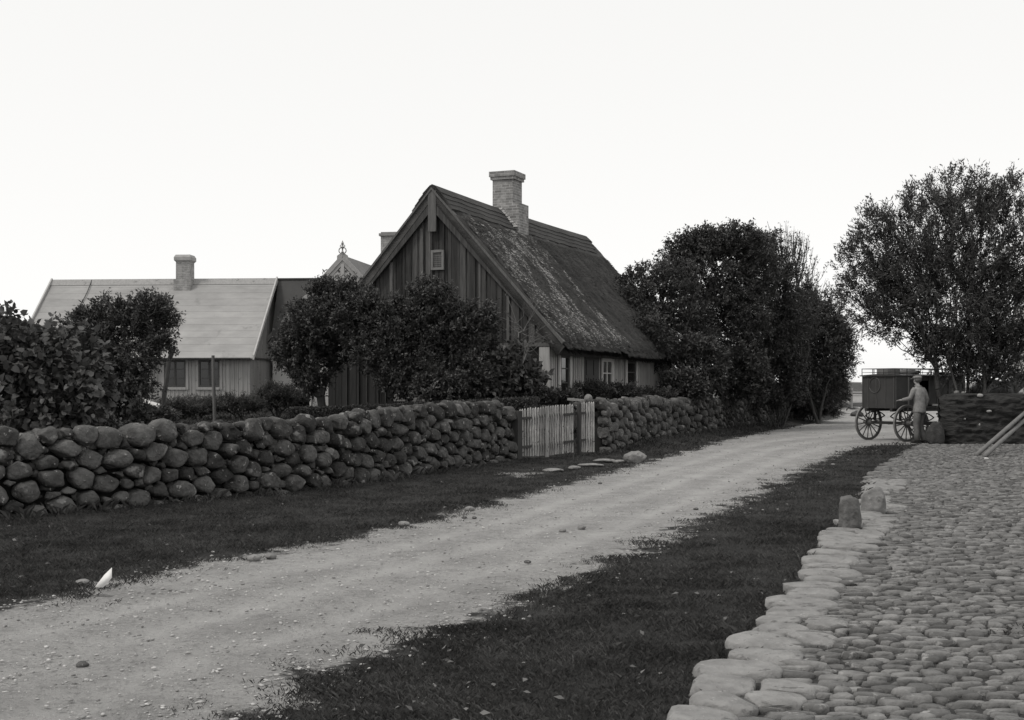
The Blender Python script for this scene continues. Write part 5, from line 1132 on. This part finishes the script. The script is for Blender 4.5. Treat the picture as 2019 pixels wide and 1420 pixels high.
# ---------------------------------------------------------------- figures
def skin(name, verts, edges, m, parent, sub=2):
    me = bpy.data.meshes.new(name); me.from_pydata([v[:3] for v in verts], edges, []); me.materials.append(m)
    o = bpy.data.objects.new(name, me); COL.objects.link(o)
    if parent is not None: o.parent = parent
    s = o.modifiers.new('skin', 'SKIN'); s.use_smooth_shade = True; s.branch_smoothing = .4
    for i, v in enumerate(verts):
        d = me.skin_vertices[0].data[i]; d.radius = (v[3], v[4] if len(v) > 4 else v[3]); d.use_root = (i == 0)
    q = o.modifiers.new('sub', 'SUBSURF'); q.levels = sub; q.render_levels = sub
    return o
m_skin = mat('skin', .30, .6, .08, 10); m_jacket = mat('worn_jacket', .22, .95, .4, 9, .3, 40, .01); m_trou = mat('work_trousers', .12, .95, .35, 9, .3, 40, .01)
m_shoe = mat('black_shoe', .025, .5, .2, 10); m_hair = mat('grey_hair', .08, .8, .2, 30)
pos = D(1813, 874, 33.0); px_, py_ = pos.x, 33.0; gz_ = hz(px_, py_)
man = bpy.data.objects.new('person', None)
V = [(0, 0, .93, .13), (0, 0, 1.15, .12), (0, .03, 1.35, .14), (0, .04, 1.475, .075), (0, .055, 1.54, .052), (0, .09, 1.60, .07), (0, .075, 1.68, .088), (0, .07, 1.735, .06), (0, .18, 1.63, .016),
     (-.17, .03, 1.42, .06), (-.235, .10, 1.19, .045), (-.27, .33, 1.13, .03), (-.27, .40, 1.125, .026),
     (.17, .03, 1.42, .06), (.25, -.04, 1.16, .045), (.27, .02, .92, .03), (.27, .035, .85, .026),
     (-.09, 0, .86, .09), (-.10, .03, .49, .058), (-.105, -.02, .10, .04), (-.12, .13, .04, .035), (.09, 0, .86, .09), (.10, .06, .49, .058), (.105, -.10, .10, .04), (.12, .05, .04, .035),
     (-.085, .08, 1.64, .018), (.085, .08, 1.64, .018)]
E = [(0, 1), (1, 2), (2, 3), (3, 4), (4, 5), (5, 6), (6, 7), (5, 8), (2, 9), (9, 10), (10, 11), (11, 12), (2, 13), (13, 14), (14, 15), (15, 16), (0, 17), (17, 18), (18, 19), (19, 20), (0, 21), (21, 22), (22, 23), (23, 24), (6, 25), (6, 26)]
for hand, d0, sgx in ((12, Vector((0, 1, -.12)), -1), (16, Vector((0, .15, -1)), 1)):
    hp = Vector(V[hand][:3]); sidev = Vector((1, 0, 0))
    for k, (off_, ln) in enumerate(((-.03, .075), (-.01, .085), (.011, .08), (.03, .062))):
        if hand == 12: a = hp + sidev * off_ + Vector((0, .035, 0)); b = a + Vector((0, ln * .6, -.008)); c = b + Vector((0, ln * .3, -.02))
        else: a = hp + Vector((0, off_, -.035)); b = a + Vector((-.005, .005, -ln * .6)); c = b + Vector((-.015, .005, -ln * .3))
        n = len(V); V += [(*a, .0095), (*b, .0085), (*c, .007)]; E += [(hand, n), (n, n + 1), (n + 1, n + 2)]
    a = hp + (Vector((.035, .0, .01)) if hand == 12 else Vector((-.01, .035, .0))); b = a + (Vector((.02, .035, 0)) if hand == 12 else Vector((-.01, .02, -.04)))
    n = len(V); V += [(*a, .011), (*b, .009)]; E += [(hand, n), (n, n + 1)]
man = skin('person', V, E, m_skin, None); man.location = (px_, py_, gz_); man.rotation_euler = (0, 0, R(36)); man.scale = (1.02,) * 3
tag(man, 'man in a worn pale jacket, trousers and cap reaching into the wagon, seen from behind', 'person')
def loft(mb, rings, n=20):
    n0 = len(mb.v)
    for (cx_, cy_, z, rx, ry) in rings:
        for k in range(n):
            q = 2 * math.pi * k / n; mb.v.append((cx_ + rx * math.cos(q), cy_ + ry * math.sin(q), z + (.006 * math.sin(3 * q + z * 20))))
    for i in range(len(rings) - 1):
        for k in range(n): j = (k + 1) % n; o = n0 + i * n; mb.f.append((o + k, o + j, o + n + j, o + n + k))
    mb.f.append(tuple(n0 + n - 1 - k for k in range(n))); mb.f.append(tuple(n0 + (len(rings) - 1) * n + k for k in range(n)))
    return mb
jb_ = loft(MB(), [(0, 0, .80, .185, .15), (0, 0, .84, .19, .155), (0, .0, .95, .18, .145), (0, .0, 1.08, .165, .13), (0, .01, 1.2, .185, .135), (0, .015, 1.32, .205, .14), (0, .02, 1.40, .205, .125), (0, .03, 1.455, .14, .095), (0, .04, 1.50, .075, .07)])
jb_.tube([(-.15, .03, 1.42), (-.20, .05, 1.36), (-.24, .10, 1.19), (-.255, .2, 1.155), (-.27, .325, 1.135)], [.075, .072, .058, .055, .045], 12)
jb_.tube([(.15, .03, 1.42), (.21, .01, 1.35), (.255, -.04, 1.16), (.265, 0, 1.02), (.275, .02, .925)], [.075, .072, .058, .055, .045], 12)
j_ = jb_.build('jacket', m_jacket, man, smooth=True)
cl = MB(); ringp = [(.082 * math.cos(a), .045 + .075 * math.sin(a), 1.50 + .01 * math.sin(a)) for a in np.linspace(0, 2 * math.pi, 17)]; cl.tube(ringp, .017, 6, False); cl.build('collar', m_jacket, j_, smooth=True)
tb = loft(MB(), [(0, 0, .78, .155, .125), (0, 0, .9, .16, .13), (0, 0, .95, .15, .12)])
tb.tube([(-.08, 0, .88), (-.095, .01, .7), (-.10, .03, .49), (-.105, .0, .25), (-.108, -.01, .075)], [.10, .098, .082, .078, .085], 14)
tb.tube([(.08, 0, .88), (.095, .03, .7), (.10, .05, .49), (.105, -.03, .25), (.108, -.08, .075)], [.10, .098, .082, .078, .085], 14)
tb.build('trousers', m_trou, man, smooth=True)
for s_, yo in ((-1, 0), (1, -.08)):
    sh = MB(); sh.tube([(s_ * .107, -.07 + yo, .045), (s_ * .11, .0 + yo, .055), (s_ * .118, .10 + yo, .045), (s_ * .122, .17 + yo, .035)], [.042, .052, .048, .03], 10); sh.build('shoe', m_shoe, man, smooth=True)
cp = loft(MB(), [(0, .07, 1.695, .096, .108), (0, .07, 1.715, .108, .122), (0, .065, 1.74, .108, .12), (0, .06, 1.762, .075, .09), (0, .06, 1.770, .02, .03)]); cp.add([(-.07, .18, 1.69), (.07, .18, 1.69), (.05, .245, 1.68), (-.05, .245, 1.68), (-.07, .18, 1.70), (.07, .18, 1.70), (.05, .245, 1.69), (-.05, .245, 1.69)], [(3, 2, 1, 0), (4, 5, 6, 7), (0, 1, 5, 4), (1, 2, 6, 5), (2, 3, 7, 6), (3, 0, 4, 7)])
cp.build('cap', mat('pale_cap', .22, .95, .15, 12), man, smooth=True)
hb_ = loft(MB(), [(0, .035, 1.60, .075, .06), (0, .045, 1.64, .092, .08), (0, .055, 1.69, .098, .105)]); hb_.build('hair', m_hair, man, smooth=True)
for s_ in (-1, 1):
    v, f = ICO[2]; mesh_np('eye', v * .011 + np.array([s_ * .03, .163, 1.655]), f, m_shoe, man, smooth=True)
mb = MB(); mb.tube([(-.025, .155, 1.592), (0, .163, 1.59), (.025, .155, 1.592)], .006, 6); mb.build('mouth', mat('lips', .18, .6, .1, 10), man, smooth=True)
# horse behind the turf wall, in the shafts
m_horse = mat('horse_coat', .022, .45, .3, 3, spec=.35)
V = [(-.1, 0, 1.28, .30, .30), (-.45, 0, 1.33, .27, .30), (-.78, 0, 1.32, .26, .27), (-1.0, 0, 1.22, .15), (.25, 0, 1.27, .31, .30), (.6, 0, 1.32, .27, .29), (.90, 0, 1.40, .18, .22), (1.20, 0, 1.50, .13, .17), (1.46, 0, 1.58, .10, .12), (1.60, 0, 1.48, .105), (1.74, 0, 1.26, .075), (1.84, 0, 1.08, .06), (1.46, .06, 1.72, .02), (1.46, -.06, 1.72, .02)]
E = [(0, 1), (1, 2), (2, 3), (0, 4), (4, 5), (5, 6), (6, 7), (7, 8), (8, 9), (9, 10), (10, 11), (8, 12), (8, 13)]
for s_ in (-1, 1):
    n = len(V); V += [(.62, s_ * .16, 1.08, .12), (.60, s_ * .16, .78, .075), (.62, s_ * .16, .50, .055), (.61, s_ * .16, .24, .035), (.63, s_ * .16, .10, .045), (.66, s_ * .16, .03, .055)]; E += [(5, n)] + [(n + k, n + k + 1) for k in range(5)]
    n = len(V); V += [(-.80, s_ * .17, 1.10, .17), (-.68, s_ * .17, .82, .11), (-.90, s_ * .17, .56, .06), (-.84, s_ * .17, .26, .038), (-.82, s_ * .17, .10, .045), (-.79, s_ * .17, .03, .055)]; E += [(2, n)] + [(n + k, n + k + 1) for k in range(5)]
hp = wpt(4.45, 0, 0); hs = skin('horse', V, E, m_horse, None); hs.location = (hp[0], hp[1], hz(hp[0], hp[1])); hs.rotation_euler = (0, 0, R(30)); hs.scale = (1.04, 1.04, 1.10)
tag(hs, 'dark horse in harness standing behind the turf wall at the right edge', 'horse')
mb = MB(); mb.tube([(-1.08, 0, 1.3), (-1.2, 0, 1.1), (-1.22, 0, .8), (-1.2, 0, .5)], [.04, .07, .06, .02], 8); mb.build('tail', m_shoe, hs, smooth=True)
mb = MB(); mb.prism([(.72, 1.60), (1.0, 1.68), (1.4, 1.76), (1.46, 1.62), (1.1, 1.5), (.8, 1.4)], -.03, .05); mb.build('mane', m_shoe, hs)
mb = MB(); pts = [(.62 + .08 * math.cos(a) * 0 + .10 * math.cos(a), .27 * math.sin(a), 1.36 + .36 * math.cos(a)) for a in np.linspace(0, 2 * math.pi, 21)]; mb.tube(pts, .055, 8, False); mb.build('collar', mat('harness', .045, .5, .3, 10), hs, smooth=True)
mb = MB(); pts = [(.12, .335 * math.sin(a), 1.27 + .36 * math.cos(a)) for a in np.linspace(0, 2 * math.pi, 25)]; mb.tube(pts, .028, 6, False)
for y_ in (-.08, .08): mb.tube([(.12 + .05 * math.cos(a), y_, 1.68 + .05 * math.sin(a)) for a in np.linspace(0, 2 * math.pi, 12)], .009, 5, False)
for y_ in (-.1, .1): mb.tube([(.12, y_, 1.645), (-.4, y_ * .6, 1.66), (-.95, y_ * .3, 1.50)], .012, 5)
mb.build('harness_pad', MATS['harness'], hs, smooth=True)
# ---------------------------------------------------------------- what lies beyond the bend
g_ = MB(); V = []; F = []
xs_ = np.linspace(-60, 190, 40); ys_ = np.array([84, 95, 110, 140, 180, 260, 420, 800]); XX, YY = np.meshgrid(xs_, ys_); XX = XX * (YY / 90)
ZZ = height(XX.ravel(), YY.ravel()) + .05; ii = np.arange(XX.size).reshape(XX.shape)
o = mesh_np('far_field', np.stack([XX.ravel(), YY.ravel(), ZZ], 1), np.stack([ii[:-1, :-1], ii[:-1, 1:], ii[1:, 1:], ii[1:, :-1]], -1).reshape(-1, 4), mat('stubble', .16, 1, .35, .05, stretch=(.3, 1, 1))); tag(o, kind='structure')
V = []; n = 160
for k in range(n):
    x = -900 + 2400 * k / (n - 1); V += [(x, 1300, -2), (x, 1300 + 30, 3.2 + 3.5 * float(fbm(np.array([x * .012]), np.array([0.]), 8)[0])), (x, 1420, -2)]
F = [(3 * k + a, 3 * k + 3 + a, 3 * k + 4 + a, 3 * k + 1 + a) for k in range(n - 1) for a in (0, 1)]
tag(mesh_np('hills', np.array(V), np.array(F), mat('far_hills', .2, 1, .2, .02)), kind='structure')  # distance haze is put into the flat grey of the hills
def far_house(label, px0, px1, Y, zt, zr, m_r, win):
    a, b = D(px0, 780, Y), D(px1, 780, Y); w_ = b.x - a.x; z0 = hz(a.x, Y) - .3; h = empty('far_house', (a.x, Y, z0), 0, label, 'house'); mb = MB(); mb.bb(0, w_, 0, 6, 0, zt - z0); mb.build('wall', m_white, h)
    mb = MB(); mb.prismx([(-.3, zt - z0 - .1), (3, zr - z0), (6.3, zt - z0 - .1), (3, zr - z0 - .15)], -.2, w_ + .2); mb.build('roof', m_r, h)
    for k in range(win): x_ = w_ * (k + .5) / win; mb = MB(); mb.bb(x_ - .35, x_ + .35, -.04, .01, (zt - z0) * .35, (zt - z0) * .75); mb.build('window', m_frame_dark, h)
far_house('distant white house with dark roof seen past the bend behind the pale fence', 1676, 1706, 170, 1.0, 1.9, m_tar, 4)
far_house('tiny distant pale house half hidden left behind the wagon', 1664, 1674, 230, 1.3, 2.2, m_tar, 2)
a, b = D(1655, 793, 92), D(1730, 793, 92); z0 = hz(a.x, 92); mb = MB(); mb.bb(0, b.x - a.x, 0, .3, 0, .55); mb.bb(-.0, b.x - a.x, -.04, .34, .552, .62); o = mb.build('low_white_wall', m_white, None, (a.x, 92, z0)); tag(o, 'low whitewashed wall across the view beyond the bend', 'wall')
fa, fb = D(1648, 800, 68), D(1681, 800, 68); fl_ = fb.x - fa.x; fz = hz(fa.x, 68); fn_ = empty('white_fence', (fa.x, 68, fz), 0, 'pale wooden railing fence at the bend past the shrubs', 'fence')
m_fence = mat('fence_paint', .33, .8, .15, 6)
for k in range(2): mb = MB(); mb.bb(k * (fl_ - .1), k * (fl_ - .1) + .1, -.05, .05, -.1, 1.02); mb.build('post', m_fence, fn_)
for zz in (.12, .86): mb = MB(); mb.bb(.1, fl_ - .1, -.03, .03, zz, zz + .09); mb.build('rail', m_fence, fn_)
mb = MB()
for k in range(1, 6): x_ = fl_ * k / 6; mb.bb(x_ - .03, x_ + .03, -.02, .02, .21, .86)
mb.build('slats', m_fence, fn_)
v, f = rock(np.random.RandomState(9), .3, .25, .2, 3, 12, .5, .3); q = D(1690, 808, 60); o = mesh_np('dark_barrow_load', v, f, m_iron, loc=(q.x, 60, hz(q.x, 60) + .12), smooth=True); tag(o, 'dark heap on the ground at the foot of the pale fence', 'heap')
